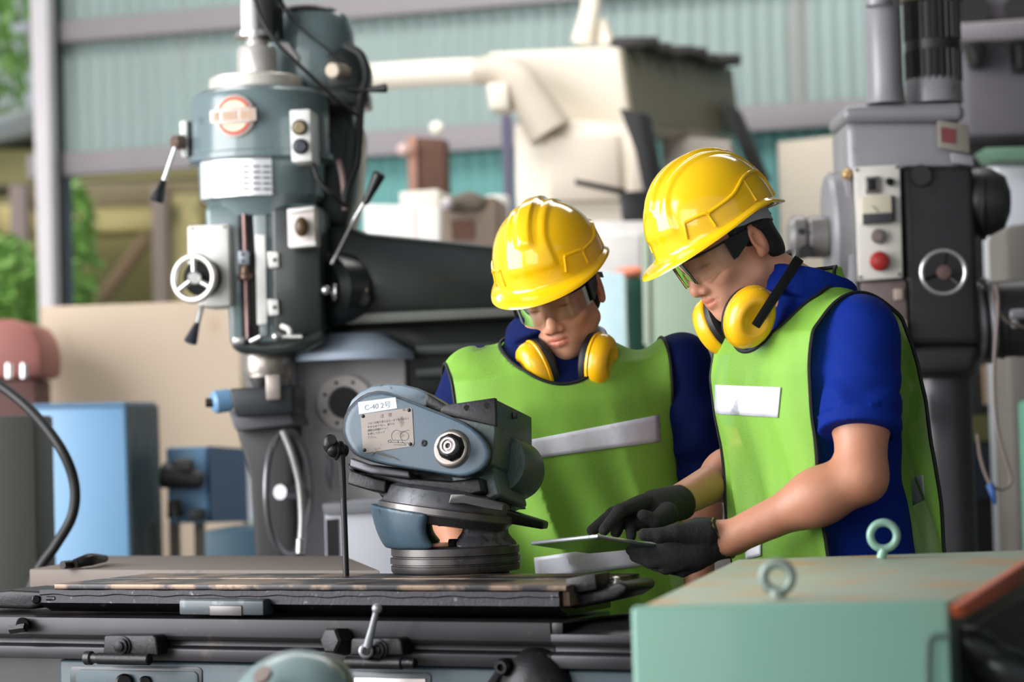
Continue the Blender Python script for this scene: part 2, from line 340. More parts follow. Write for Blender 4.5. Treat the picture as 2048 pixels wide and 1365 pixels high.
# cream mixing machine
Yc = 10.6
r = thing('mixing_machine', 'large cream hopper machine with a long feed pipe behind the two workers', 'machine', down(at(1180, 400, Yc)))
sd = at(1460, 138, Yc+1.0)-at(1238, 95, Yc)
obj('hopper', MB().prism(pl([(972, 104), (1238, 92), (1258, 235), (1240, 262), (1130, 262), (1085, 215), (1040, 140), (1010, 128), (972, 130)], Yc), sd, 0.02), m_cream, r)
obj('hopper_side', MB().prism([at(1240, 96, Yc), at(1240, 96, Yc)+sd*0.99, at(1262, 240, Yc)+sd*0.97, at(1262, 245, Yc)], (0.012, 0, 0)), m_creamd, r)  # right face turned from the light, its shade painted as darker olive
lid = MB()
for k in range(9):
    p = at(1245, 90, Yc)+sd*(0.05+k*0.108); lid.box(p+V(0, 0, 0.012+0.012*math.sin(k*1.7)), (0.16, 0.09, 0.05), bev=0.015)
obj('lid', lid, mat('sooty_lid', (56, 54, 52), 0.7), r)
obj('hopper_shade_panel', pz([(1004, 126), (1034, 128), (1052, 150), (1082, 212), (1140, 246), (1160, 262), (1120, 268), (1086, 262), (1056, 226), (1020, 160)], Yc-.02, (0, .02, 0), .004), mat('painted_shade_brown', (104, 92, 76), 0.6, 0, 0.2, 4), r)  # brown sheet added to paint the shade under the hopper slope
obj('feed_pipe', MB().tube([at(520, 170, Yc-.1), at(690, 158, Yc-.1), at(850, 147, Yc-.15), at(965, 142, Yc-.2)], 0.058, 20), m_cream, r)
obj('elbow', MB().tube([at(955, 143, Yc-.2), at(1000, 140, Yc-.25), at(1035, 160, Yc-.28), at(1070, 215, Yc-.28), at(1100, 265, Yc-.28)], [0.06, 0.062, 0.075, 0.09, 0.1], 20), mat('dusty_cream', (198, 186, 170), 0.55, 0, 0.1, 3), r)
obj('spout', MB().prism(pl([(972, 165), (1015, 165), (1018, 218), (978, 220)], Yc-.36), (0.02, 0.2, 0), 0.015), m_cream, r)
obj('chute', MB().tube([at(1178, -60, Yc+.3), at(1182, 0, Yc+.3), at(1176, 40, Yc+.3), at(1164, 88, Yc+.3)], [0.045, 0.045, 0.052], 16).cyl(at(1200, 40, Yc+.34), at(1212, 90, Yc+.34), 0.03, 0.045), m_cream, r)
obj('base_cabinet', MB().prism([*pl([(1028, 248), (1092, 236), (1300, 250)], Yc-.25), down(at(1300, 470, Yc-.25)), down(at(1030, 470, Yc-.25))], (0.1, 1.0, 0), 0.015), m_cream, r)
obj('door', pz([(1098, 272), (1236, 268), (1242, 402), (1102, 404)], Yc-.29, (0, 0.05, 0), 0.012), mat('door_cream', (222, 208, 192), 0.5, 0, 0.05, 3), r)
obj('door', pz([(1262, 268), (1296, 266), (1300, 402), (1266, 404)], Yc-.29, (0, 0.05, 0), 0.012), mat('door_cream', (222, 208, 192), 0.5), r)
obj('strut', pz([(1236, 215), (1282, 225), (1320, 410), (1292, 415), (1268, 300)], Yc-.45, (0.05, 0.1, 0)), mat('sooty_strut', (44, 42, 42), 0.6), r)
obj('strut', pz([(1438, 195), (1468, 215), (1530, 360), (1505, 360)], Yc+.7, (0.05, 0.15, 0)), mat('sooty_strut', (44, 42, 42), 0.6), r)
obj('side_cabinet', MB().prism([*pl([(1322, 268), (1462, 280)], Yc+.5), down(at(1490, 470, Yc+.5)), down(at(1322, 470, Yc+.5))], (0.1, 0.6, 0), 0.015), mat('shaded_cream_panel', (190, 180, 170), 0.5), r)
bar = obj('steel_bar', MB().prism(pl([(1150, 358), (1252, 378), (1252, 390), (1150, 368)], 9.9), (0, 0.04, 0), 0.004), m_irond); tag(bar, 'thin dark bar in front of the cream machine door', 'bar')
bx = obj('black_box', MB().prism(pl([(1236, 384), (1318, 378), (1322, 442), (1244, 444)], 9.8), (0.05, 0.3, 0), 0.012), m_black); tag(bx, 'small black box between the two yellow helmets', 'box')
r, q = cabinet('white_cabinet', 'white metal cabinet between the two helmets below the black box', 'cabinet', [(1170, 444), (1300, 442), (1302, 560), (1172, 562)], 9.6, mat('soft_white_paint', (226, 220, 216), 0.5), (0.05, 0.5, 0))
obj('door', MB().prism(pl([(1186, 470), (1280, 468), (1282, 640), (1186, 640)], 9.58), (0, 0.03, 0), 0.006), mat('soft_white_paint', (226, 220, 216), 0.5), r)
pp = obj('purple_grey_post', MB().prism([*pl([(1002, 225), (1024, 225)], 11.2), down(at(1032, 420, 11.2)), down(at(1012, 420, 11.2))], (0, 0.1, 0), 0.005), mat('violet_grey_steel', (92, 88, 112), 0.55)); tag(pp, 'slim violet-grey steel post left of the cream machine', 'post')
# brown column with lamp
r = thing('rusty_column', 'rusty brown steel column with a round white lamp on top', 'column', down(at(855, 378, 10.9)))
obj('body', MB().prism([*pl([(818, 274), (888, 278)], 10.9), down(at(890, 400, 10.9)), down(at(820, 400, 10.9))], (0.02, 0.15, 0), 0.006), m_brown, r)
obj('edge_strip', MB().prism([*pl([(814, 272), (832, 274)], 10.88), down(at(834, 400, 10.88)), down(at(816, 400, 10.88))], (0, 0.02, 0)), mat('bare_copper_strip', (176, 130, 112), 0.5), r)
obj('lamp', MB().ball(at(873, 257, 10.8), 0.034), mat('opal_glass', (240, 236, 222), 0.2), r)
obj('knob', MB().ball(at(806, 300, 10.8), 0.03).cyl(at(806, 300, 10.8), at(822, 302, 10.9), 0.012), mat('pinkish_knob', (222, 190, 184), 0.4), r)
# white cabinets in the middle
r, q = cabinet('enamel_cabinet', 'long white enamel cabinet just behind the milling machine ram', 'cabinet', [(726, 408), (878, 412), (880, 500), (730, 500)], 10.0, m_whitem, (0.1, 0.5, 0))
obj('seam', MB().prism(pl([(826, 414), (830, 414), (832, 490), (828, 490)], 9.995), (0, 0.01, 0)), mat('pink_seam', (230, 206, 200), 0.5), r)
cb = obj('carton', MB().prism(pl([(798, 384), (876, 378), (880, 412), (800, 412)], 10.1), (0.05, 0.3, 0), 0.008), mat('off_white_card', (222, 216, 204), 0.7)); tag(cb, 'off-white carton lying on the white enamel cabinet', 'carton')
r, q = cabinet('gearbox', 'dusty taupe gearbox between the white cabinet and the left helmet', 'gearbox', [(882, 405), (990, 392), (1000, 520), (884, 520)], 9.7, mat('taupe_grime', (122, 106, 92), 0.7, 0, 0.3, 4), (0.05, 0.4, 0))
obj('cover', MB().prism(pl([(890, 398), (940, 380), (975, 396), (960, 420), (896, 424)], 9.66), (0, 0.2, 0), 0.02), mat('taupe_cover', (104, 92, 80), 0.7), r)
obj('inspection_panel', MB().prism(pl([(902, 440), (946, 440), (948, 478), (904, 480)], 9.69), (0, 0.02, 0)), m_brown, r)
obj('dial', MB().ball(at(893, 408, 9.6), 0.024), mat('pale_dial', (196, 186, 190), 0.4), r)
wd = obj('white_drum', MB().cyl(down(at(995, 392, 10.35)), at(993, 392, 10.35), 0.055, bev=0.01), m_whitem); tag(wd, 'narrow white drum just left of the left helmet', 'drum')
# right of the cream machine
sh2 = obj('cream_board', MB().prism([*pl([(1556, 284), (1700, 268)], 11.4), down(at(1700, 450, 11.4)), down(at(1560, 450, 11.4))], (0, 0.03, 0), 0.004), mat('cream_board', (226, 214, 196), 0.7, 0, 0.08, 2, stretch=(1, 1, .4))); tag(sh2, 'cream board leaning on the teal wall behind the right worker', 'board')
r, q = cabinet('pale_green_cabinet', 'pale sage green cabinet between the two workers', 'cabinet', [(1286, 462), (1425, 452), (1430, 686), (1290, 688)], 8.2, mat('sage_green_paint', (186, 206, 180), 0.45, 0, 0.06, 3), (0.1, 0.5, 0))
obj('edge_trim', MB().prism(pl([(1284, 462), (1298, 461), (1302, 690), (1288, 690)], 8.19), (0, 0.02, 0), 0.004), mat('sage_light', (200, 216, 192), 0.45), r)
lb = cabinet('pale_blue_panel', 'very pale blue cabinet edge right of the left worker face', 'cabinet', [(1185, 546), (1249, 545), (1252, 700), (1188, 700)], 8.6, mat('pale_blue_paint', (206, 228, 240), 0.4), (0.0, 0.3, 0))
r, q = cabinet('green_bin', 'dark green bin topped with an orange cloth next to the pale blue cabinet', 'bin', [(1250, 556), (1286, 555), (1288, 700), (1252, 700)], 9.0, mat('bottle_green', (28, 78, 66), 0.5, 0, 0.2, 3), (0.05, 0.25, 0))
obj('cloth', MB().ball(at(1262, 545, 9.05), (0.06, 0.06, 0.022)), mat('orange_cloth', (238, 140, 110), 0.8), r)
lg = cabinet('grey_ledge', 'grey stone-like ledge below the pale green cabinet', 'ledge', [(1385, 690), (1470, 688), (1475, 770), (1388, 770)], 7.9, mat('warm_grey', (150, 138, 138), 0.7), (0.05, 0.25, 0))

# far right: rack and parts behind the radial drill
m_rack = mat('grey_rack_paint', (104, 100, 106), 0.6, 0, 0.12, 3)
Yr = 8.6
r = thing('heavy_machine_frame', 'big grey machine frame at the top right behind the drill', 'machine', down(at(1990, 300, Yr)))
obj('upper_beam', MB().prism(pl([(1915, 46), (2140, 30), (2140, 74), (1918, 84)], Yr), (0, 0.4, 0), 0.02), mat('light_grey_beam', (138, 132, 136), 0.6), r)
obj('upper_panel', MB().prism(pl([(1930, -60), (2140, -60), (2140, 30), (1930, 46)], Yr+.25), (0, 0.4, 0), 0.02), m_rack, r)
obj('panel', MB().prism(pl([(1926, 86), (2140, 74), (2140, 268), (1934, 276)], Yr+.12), (0, 0.4, 0), 0.03), m_rack, r)
obj('bracket', MB().prism(pl([(1938, 88), (1976, 86), (1966, 130), (1950, 132)], Yr), (0, 0.12, 0), 0.01), m_black, r)
obj('bracket', MB().prism(pl([(2030, 84), (2060, 82), (2056, 140), (2036, 140)], Yr), (0, 0.12, 0), 0.01), m_black, r)
obj('dark_base', MB().prism([*pl([(1850, 280), (2140, 270)], Yr+.9), down(at(2140, 500, Yr+.9)), down(at(1850, 500, Yr+.9))], (0, 0.5, 0)), mat('dark_frame', (30, 28, 30), 0.6), r)
for x in (1945, 2040): obj('port', MB().cyl(at(x, 20, Yr+.2), at(x, 20, Yr+.3), 0.06), m_black, r)
wb = obj('white_tank', MB().prism([*pl([(1994, 322), (2110, 318)], 8.2), down(at(2110, 470, 8.2)), down(at(1998, 470, 8.2))], (0, 0.3, 0), 0.012), mat('cool_white', (208, 210, 216), 0.4)); tag(wb, 'white tank at the right edge under the green bar', 'tank')
gb = obj('green_bar', MB().prism(pl([(1968, 296), (2120, 292), (2120, 322), (1990, 322)], 7.9), (0, 0.2, 0), 0.008), mat('mint_bar', (116, 152, 128), 0.5)); tag(gb, 'mint green bar end jutting in at the right edge above the white tank', 'bar')
gr = obj('grey_sack', MB().prism([*pl([(2008, 452), (2110, 440)], 7.9), down(at(2110, 560, 7.9)), down(at(2010, 560, 7.9))], (0, 0.3, 0), 0.03), mat('mottled_grey', (120, 114, 108), 0.8, 0, 0.3, 5)); tag(gr, 'mottled grey sack at the right edge beside the drill motor', 'sack')
dm = thing('dark_machine', 'dark machine body behind the drill column at lower right', 'machine', down(at(1980, 900, 8.0)))
obj('body', MB().prism([*pl([(1828, 690), (2160, 690)], 8.7), down(at(2160, 1150, 8.7)), down(at(1828, 1150, 8.7))], (0, 0.6, 0), 0.02), mat('black_machine_paint', (24, 22, 22), 0.6), dm)  # machine body in its own black paint
obj('olive_plate', MB().prism(pl([(1946, 832), (2010, 828), (2012, 880), (1948, 884)], 8.67), (0, 0.03, 0)), mat('olive_plate', (104, 102, 60), 0.6), dm)
obj('beige_plate', MB().prism(pl([(1966, 730), (1990, 728), (1992, 808), (1970, 810)], 8.67), (0, 0.03, 0)), mat('beige_plate', (176, 150, 124), 0.6), dm)
obj('blue_panel', MB().prism(pl([(1952, 888), (2012, 886), (2014, 1000), (1954, 1000)], 8.67), (0, 0.03, 0)), mat('dim_navy', (34, 42, 56), 0.6), dm)
dc = obj('blue_crate', MB().prism([*pl([(1848, 994), (1936, 992)], 6.9), down(at(1938, 1110, 6.9)), down(at(1850, 1110, 6.9))], (0, 0.3, 0), 0.01), mat('navy_crate', (26, 38, 74), 0.5)); tag(dc, 'navy blue crate standing at the foot of the drill column', 'crate')
gd = obj('green_drum', MB().cyl(down(at(2085, 800, 6.4)), at(2085, 800, 6.4), 0.065, bev=0.01), mat('mint_drum', (96, 146, 122), 0.5)); tag(gd, 'mint green drum just cut by the right edge beside the drill column', 'drum')
# ------------------------------------------------------------------ turret milling machine at the left
YM = 6.5; KM = mpx(YM)
def lv(mb, px, prof, Y, seg=40, sx=1.0):
    """upright turned form: prof = [(radius px, image y px)] on the axis through image x=px (at the first y)"""
    o = at(px, prof[0][1], Y); k = mpx(Y)
    return mb.lathe(o, (0, 0, 1), [(r*k, (prof[0][1]-y)*k) for r, y in prof], seg)
mill = thing('milling_machine', 'grey-green turret milling machine with a badge and white plates at the left', 'milling machine', down(at(620, 900, YM+.2)))
obj('head_housing', lv(MB(), 519, [(96, 182), (118, 186), (133, 196), (139, 212), (140, 300), (140, 314), (146, 317), (146, 328), (132, 333), (127, 335), (124, 400), (112, 410), (100, 440)], YM), m_mill, mill)
obj('top_ring', lv(MB(), 512, [(70, 183), (93, 182), (94, 178), (93, 160), (88, 156), (60, 155)], YM), mat('pale_ring', (214, 208, 198), 0.35, 0.3), mill)
obj('drawbar_cap', lv(MB(), 515, [(40, 158), (41, 150), (40, 100), (36, 94), (24, 93), (22, 80), (20, 72)], YM), mat('worn_nickel', (208, 202, 196), 0.3, 0.5, 0.1, 20, wear=(140, 132, 126), wamt=0.15, wscale=20), mill)
obj('washer', lv(MB(), 513, [(30, 78), (44, 76), (44, 66), (30, 64)], YM), m_steel, mill)
obj('drawbar', lv(MB(), 503, [(20, 66), (20, 20), (17, -40)], YM), m_whitem, mill)
obj('drawbar_motor', MB().prism(pl([(508, -50), (545, -50), (548, 72), (512, 76)], YM-.04), (0.02, 0.1, 0), 0.008), m_irond, mill)
# motor standing behind the head
obj('motor', lv(MB(), 628, [(80, 190), (88, 170), (84, 70), (76, 40), (70, 32), (40, 28)], YM+.16), m_mill, mill)
obj('motor_cap', lv(MB(), 612, [(62, 34), (64, 26), (58, 20), (30, 16)], YM+.16), m_black, mill)
obj('motor_terminal_box', MB().prism(pl([(640, 105), (705, 90), (730, 130), (728, 178), (650, 190)], YM+.05), (0.02, 0.1, 0), 0.015), m_milld, mill)
obj('motor_bracket', MB().prism(pl([(600, 175), (735, 168), (738, 205), (650, 215), (600, 200)], YM+.02), (0, 0.2, 0), 0.01), m_milld, mill)
obj('cap_nut', MB().cyl(at(664, 141, YM-.05), at(690, 143, YM+.05), 0.021, bev=0.004), mat('cream_knob', (198, 182, 160), 0.35), mill)
obj('data_plate', MB().prism(pl([(556, 85), (576, 85), (598, 118), (590, 122), (560, 100)], YM+.035), (0, 0.01, 0)), m_ground, mill)
lvr = obj('speed_lever', MB().tube([at(690, 178, YM), at(735, 180, YM-.02)], 0.006), m_irond, mill)
obj('grip', MB().cyl(at(733, 180, YM-.02), at(774, 176, YM-.03), 0.007, 0.013, bev=0.003), m_black, lvr)
# side of the head: brackets, right-hand dark castings
obj('rear_casting', MB().prism(pl([(600, 210), (690, 205), (715, 260), (705, 400), (690, 460), (600, 440)], YM+.1), (0.02, 0.2, 0), 0.02), m_milld, mill)
# badge
bc = at(467, 249, YM-.195)
bdir = (bc-at(519, 249, YM)); bdir.z = 0; bdir.normalize(); bx_ = V(-bdir.y, bdir.x, 0) if bdir.y < 0 else V(bdir.y, -bdir.x, 0)
bc = at(519, 249, YM); bc = bc+V(bdir.x, bdir.y, 0)*(140*KM)
badge = obj('badge', MB().lathe(bc-bdir*0.003, bdir, [(0.056, 0), (0.056, 0.008), (0.05, 0.011), (0, 0.011)], 40), mat('badge_silver', (206, 190, 180), 0.3, 0.3), mill)
obj('badge_ring', MB().torus(bc+bdir*0.008, bdir, 0.046, 0.0042), mat('badge_red', (214, 92, 80), 0.4), badge)
obj('badge_disc', MB().lathe(bc+bdir*0.006, bdir, [(0.041, 0), (0.041, 0.0065), (0, 0.0065)], 36), mat('badge_cream', (232, 206, 168), 0.4), badge)
bn = MB().prism([bc+bx_*s*0.064+V(0, 0, t)+bdir*0.010 for s, t in ((-1, .017), (-.75, .017), (-.7, .022), (.7, .022), (.75, .017), (1, .017), (1, -.017), (.75, -.017), (.7, -.022), (-.7, -.022), (-.75, -.017), (-1, -.017))], bdir*0.006, 0.001)
bn = obj('badge_banner', bn, mat('banner_grey', (186, 168, 160), 0.35, 0.2), badge)
lt = MB()
for i, w in enumerate((3, 1, 2, 3, 2, 1, 3, 2, 2)):
    cx = (-4+i)*0.0125
    lt.box(bc+bx_*(cx-.003)+bdir*0.0168, (0.0025, 0.0025, 0.024), bev=0)
    if w > 1: lt.box(bc+bx_*(cx+.004)+bdir*0.0168, (0.0025, 0.0025, 0.024), bev=0)
    if w > 2: lt.box(bc+bx_*cx+bdir*0.0168, (0.009, 0.0025, 0.003), bev=0)
obj('badge_lettering', lt, mat('badge_letter', (214, 178, 138), 0.4), bn)
# speed chart plate wrapped round the head
def wrap_plate(name, px0, px1, py0, py1, cx, rad, m, Y=YM, th=0.003, parent=None, n=14):
    k = mpx(Y); c = at(cx, (py0+py1)/2, Y); mb = MB(); rings = []
    z1 = at((px0+px1)/2, py0, Y).z; z0 = at((px0+px1)/2, py1, Y).z
    for i in range(n+1):
        x = px0+(px1-px0)*i/n; s = max(-0.985, min(0.985, (x-cx)/rad)); a = math.asin(s)
        d = V(math.sin(a), -math.cos(a), 0); p0 = c+d*(rad*k); p1 = c+d*(rad*k+th)
        rings.append([V(p0.x, p0.y, z0), V(p1.x, p1.y, z0), V(p1.x, p1.y, z1), V(p0.x, p0.y, z1)])
    return obj(name, mb.loft(rings), m, parent)
sp = wrap_plate('speed_chart', 413, 556, 328, 404, 519, 129, mat('satin_plate', (236, 236, 238), 0.22, 0.35, 0.03, 30), parent=mill)
for i in range(3):
    for j in range(5):
        x = 500+i*20; y = 345+j*11
        wrap_plate('chart_row', x, x+13, y, y+4, 519, 132.5, mat('chart_ink', (120, 118, 122), 0.5), parent=sp, n=3)
# push-button station
bp_ = obj('button_station', MB().prism(pl([(579, 220), (620, 218), (624, 322), (583, 325)], YM-.215), (0.012, 0.12, 0), 0.004), m_whitem, mill)
obj('button', MB().cyl(at(599, 255, YM-.235), at(599, 255, YM-.2), 0.0165, bev=0.004), mat('tan_button', (150, 134, 104), 0.4), bp_)
obj('button', MB().cyl(at(601, 293, YM-.235), at(601, 293, YM-.2), 0.0165, bev=0.004), mat('slate_button', (78, 78, 92), 0.4), bp_)
obj('button_collar', MB().torus(at(599, 255, YM-.218), (0, 1, 0), 0.018, 0.003).torus(at(601, 293, YM-.218), (0, 1, 0), 0.018, 0.003), m_irond, bp_)
# left crank on the head
obj('crank_bracket', MB().prism(pl([(374, 242), (396, 240), (398, 314), (376, 318)], YM-.05), (0.05, 0.1, 0), 0.005), m_rubber, mill)
ck = obj('crank', MB().prism(pl([(358, 242), (374, 240), (376, 316), (362, 314)], YM-.06), (0.01, 0.09, 0), 0.005), m_whitem, mill)
obj('hub', MB().cyl(at(346, 286, YM-.08), at(368, 284, YM-.06), 0.02, bev=0.004), mat('brown_bakelite', (96, 74, 64), 0.4), ck)
obj('arm', MB().tube([at(350, 296, YM-.09), at(324, 372, YM-.1)], 0.0065), m_steel, ck)
obj('grip', MB().cyl(at(328, 360, YM-.1), at(313, 404, YM-.1), 0.008, 0.018, bev=0.004), m_black, ck)
# quill housing
obj('quill_housing', MB().prism(pl([(408, 412), (476, 408), (560, 405), (636, 408), (640, 560), (644, 690), (600, 700), (480, 702), (458, 690), (452, 560), (410, 470)], YM-.12), (0.02, 0.3, 0), 0.02, 3), m_mill, mill)
obj('quill_cheek', MB().prism(pl([(540, 412), (640, 412), (645, 668), (545, 680)], YM-.135), (0.01, 0.16, 0), 0.015), m_milld, mill)
obj('slot', MB().prism(pl([(475, 430), (512, 430), (520, 690), (483, 690)], YM-.124), (0, 0.012, 0), 0.002), m_rubber, mill)
obj('stop_screw', MB().cyl(at(488, 428, YM-.135), at(496, 690, YM-.135), 0.006, seg=10), mat('copper_brown_rod', (120, 96, 92), 0.3, 0.7), mill)
obj('gib', MB().prism(pl([(510, 470), (530, 470), (534, 648), (514, 650)], YM-.14), (0, 0.02, 0), 0.002), m_whitem, mill)
obj('scale_strip', MB().prism(pl([(506, 428), (532, 426), (535, 672), (520, 674)], YM-.128), (0, 0.01, 0), 0.002), mat('satin_rail', (160, 168, 170), 0.35, 0.4), mill)
for y in (503, 598):
    tb = obj('mounting_tab', MB().prism(pl([(534, y), (556, y+1), (558, y+32), (537, y+34)], YM-.15), (0, 0.02, 0), 0.004), m_whitem, mill)
    obj('screw', MB().cyl(at(549, y+17, YM-.153), at(549, y+17, YM-.14), 0.005, seg=10), m_black, tb)
nut = obj('stop_nut', MB().prism(pl([(476, 502), (497, 502), (498, 530), (477, 530)], YM-.16), (0, 0.03, 0), 0.003), mat('grey_nut', (150, 158, 164), 0.35, 0.4), mill)
obj('hole', MB().cyl(at(485, 509, YM-.163), at(485, 509, YM-.15), 0.004, seg=10).cyl(at(486, 522, YM-.163), at(486, 522, YM-.15), 0.004, seg=10), m_black, nut)
obj('stop_collar', MB().cyl(at(489, 548, YM-.14), at(491, 560, YM-.14), 0.02, bev=0.004).cyl(at(489, 535, YM-.14), at(489, 548, YM-.14), 0.012), mat('bronze', (128, 106, 92), 0.3, 0.8), mill)
# feed box, handwheel and lower lever
fb = obj('feed_box', MB().prism(pl([(374, 452), (456, 447), (460, 612), (400, 616), (376, 560)], YM-.16), (0.02, 0.14, 0), 0.006), m_whitem, mill)
for x, y in ((384, 458), (449, 454)): obj('screw', MB().cyl(at(x, y, YM-.163), at(x, y, YM-.158), 0.003, seg=8), m_irond, fb)
hw = obj('handwheel', MB().torus(at(388, 557, YM-.24), V(-.35, -1, 0.05), 0.057, 0.0095), mat('worn_chrome', (206, 200, 192), 0.25, 0.6), mill)
obj('hub', MB().cyl(at(388, 556, YM-.26), at(395, 556, YM-.18), 0.017, bev=0.003), m_steel, hw)
for a in (90, 215, 330):
    d = V(math.cos(math.radians(a)), -.3*math.cos(math.radians(a)), math.sin(math.radians(a))).normalized()
    obj('spoke', MB().cyl(at(388, 557, YM-.24), at(388, 557, YM-.24)+d*0.055, 0.007), m_steel, hw)
obj('clutch_disc', MB().cyl(at(404, 556, YM-.19), at(408, 556, YM-.15), 0.05, bev=0.004), m_rubber, mill)
ll = obj('quill_lever', MB().tube([at(404, 612, YM-.17), at(392, 660, YM-.19)], 0.007), m_steel, mill)
obj('grip', MB().cyl(at(395, 646, YM-.19), at(380, 687, YM-.2), 0.008, 0.018, bev=0.004), mat('dark_grip', (52, 52, 60), 0.3), ll)
sq = obj('square_plate', MB().prism(pl([(574, 418), (628, 412), (631, 490), (576, 495)], YM-.22), (0.006, 0.1, 0), 0.003), mat('ivory_plate', (226, 214, 208), 0.35), mill)
obj('knob', MB().ball(at(603, 454, YM-.235), (0.018, 0.014, 0.026)), mat('burnt_knob', (82, 62, 34), 0.4, 0, 0.3, 40), sq)
obj('lip', MB().prism(pl([(578, 485), (631, 482), (632, 492), (579, 496)], YM-.228), (0, 0.02, 0), 0.002).prism(pl([(578, 420), (628, 414), (628, 420), (578, 427)], YM-.228), (0, 0.02, 0), 0.002), m_whitem, sq)
# nose
obj('lower_flange', MB().prism(pl([(462, 676), (520, 684), (600, 676), (646, 656), (648, 684), (610, 702), (540, 712), (480, 708), (462, 696)], YM-.15), (0.01, 0.3, 0), 0.012), m_milld, mill)
obj('spindle_nose', lv(MB(), 535, [(44, 776), (46, 762), (50, 748), (51, 735), (51, 712), (48, 705)], YM-.03), mat('nose_steel', (168, 160, 152), 0.28, 0.7, 0.15, 14, wear=(92, 104, 70), wamt=0.15, wscale=10), mill)
obj('collet', lv(MB(), 520, [(5, 790), (14, 776), (22, 762), (26, 755)], YM-.09), m_steel, mill)
tl = obj('clamp_lever', MB().cyl(at(550, 674, YM-.19), at(605, 674, YM-.2), 0.006, 0.008).ball(at(553, 674, YM-.2), 0.0135), m_steel, mill)
obj('clamp_lever', MB().tube([at(563, 652, YM-.19), at(578, 660, YM-.2), at(580, 676, YM-.19)], 0.007), m_whitem, mill)
obj('clamp_lever', MB().tube([at(502, 684, YM-.18), at(522, 674, YM-.19)], 0.007).box(at(478, 682, YM-.17), (0.03, 0.02, 0.02), bev=0.003), m_steel, mill)
# ram and turret
obj('ram', MB().prism(pl([(640, 455), (700, 452), (735, 466), (990, 492), (1040, 500), (1040, 622), (690, 634), (640, 620)], YM+.02), (0.02, 0.32, 0), 0.02), m_milld, mill)
obj('ram_way', MB().prism(pl([(690, 628), (1040, 614), (1040, 632), (690, 650)], YM), (0.02, 0.36, 0), 0.004), mat('way_grey', (104, 106, 98), 0.4), mill)
obj('knuckle', MB().cyl(at(640, 580, YM-.02), at(700, 580, YM+.06), 0.1, bev=0.02), m_milld, mill)
obj('turret_dark_casting', MB().prism(pl([(650, 640), (820, 640), (1040, 632), (1040, 800), (810, 790), (800, 700), (660, 690)], YM+.12), (0, 0.3, 0), 0.02), mat('dark_turret', (24, 28, 28), 0.45, 0, 0.2, 8), mill)  # dark casting, part of the mill
obj('rear_base', MB().prism([*pl([(806, 780), (1040, 790)], YM+.2), down(at(1040, 1160, YM+.2)), down(at(806, 1160, YM+.2))], (0, 0.35, 0), 0.01), mat('dark_turret', (34, 40, 40)), mill)
for y in (690, 735): obj('clamp_bar', MB().prism(pl([(830, y), (1030, y-8), (1030, y+14), (832, y+22)], YM+.09), (0, 0.04, 0), 0.006), mat('dull_rail', (58, 64, 62), 0.4), mill)
obj('turret_cone', lv(MB(), 705, [(125, 722), (122, 708), (95, 690), (60, 668)], YM+.05, 48), mat('blue_grey_paint', (158, 170, 186), 0.4, 0, 0.08, 4), mill)
rl = obj('ram_lever', MB().tube([at(664, 528, YM-.12), at(700, 455, YM-.14), at(732, 400, YM-.16)], 0.005), m_steel, mill)
gl = obj('lever_grip', MB().cyl(at(729, 410, YM-.16), at(760, 346, YM-.18), 0.0085, 0.0175, bev=0.005), m_black, rl)
for x, y in ((700, 585), (727, 588)):
    kn = obj('clamp_knob', MB().cyl(at(x, y+10, YM-.04), at(x, y+10, YM+.03), 0.02, bev=0.004), m_rubber, mill)
    obj('nut_face', MB().torus(at(x-2, y-6, YM-.03), (0, 1, 0), 0.011, 0.004), mat('dull_brass', (140, 128, 110), 0.4, 0.5), kn)
obj('side_nut', MB().ball(at(652, 581, YM-.16), 0.012), m_steel, mill)
obj('side_ring', MB().torus(at(668, 585, YM-.1), (1, .3, 0), 0.02, 0.004), m_steel, mill)
# column with round port, knee and vise
m_col = mat('grey_filler_paint', (205, 199, 200), 0.6, 0, 0.12, 5, wear=(160, 152, 152), wamt=0.2, wscale=10, bump=0.3, bscale=60)
obj('column', MB().prism([*pl([(590, 722), (812, 716), (816, 1000)], YM+.1), down(at(818, 1160, YM+.1)), down(at(566, 1160, YM+.1)), at(566, 1000, YM+.1), at(590, 860, YM+.1)], (0.02, 0.45, 0), 0.015), m_col, mill)
fl = obj('port_flange', MB().lathe(at(690, 806, YM+.1), (0, -1, 0), [(0.078, 0), (0.078, 0.012), (0.074, 0.016), (0.045, 0.016), (0.043, 0.002)], 44), mat('flange_grey', (226, 216, 212), 0.5, 0, 0.12, 14), mill)
obj('port', MB().cyl(at(690, 806, YM+.085), at(690, 806, YM+.1), 0.042), m_black, fl)
for i in range(8):
    a = math.radians(22+45*i); p = at(690, 806, YM+.083)+V(math.cos(a), 0, math.sin(a))*0.059
    obj('bolt', MB().cyl(p, p+V(0, .012, 0), 0.0055, seg=10), m_irond, fl)
obj('knee', MB().prism([*pl([(468, 846), (548, 838), (580, 800), (588, 1000)], YM-.1), down(at(580, 1160, YM-.1)), down(at(530, 1160, YM-.1)), at(500, 960, YM-.1)], (0.02, 0.4, 0), 0.015), mat('grimy_knee', (44, 42, 42), 0.55, 0, 0.2, 8), mill)
obj('saddle', MB().prism(pl([(455, 822), (575, 812), (590, 850), (470, 864)], YM-.16), (0.02, 0.3, 0), 0.01), mat('saddle_grey', (104, 104, 110), 0.45, 0.2), mill)
obj('way_rail', MB().prism([*pl([(572, 715), (590, 715), (590, 880), (574, 880)], YM-.02)], (0, 0.12, 0), 0.004), mat('rail_grey', (116, 116, 128), 0.4, 0.2), mill)
obj('base_plinth', MB().box((at(640, 1160, YM+.3).x, YM+.3, 0.06), (0.62, 0.9, 0.12), bev=0.01), m_milld, mill)
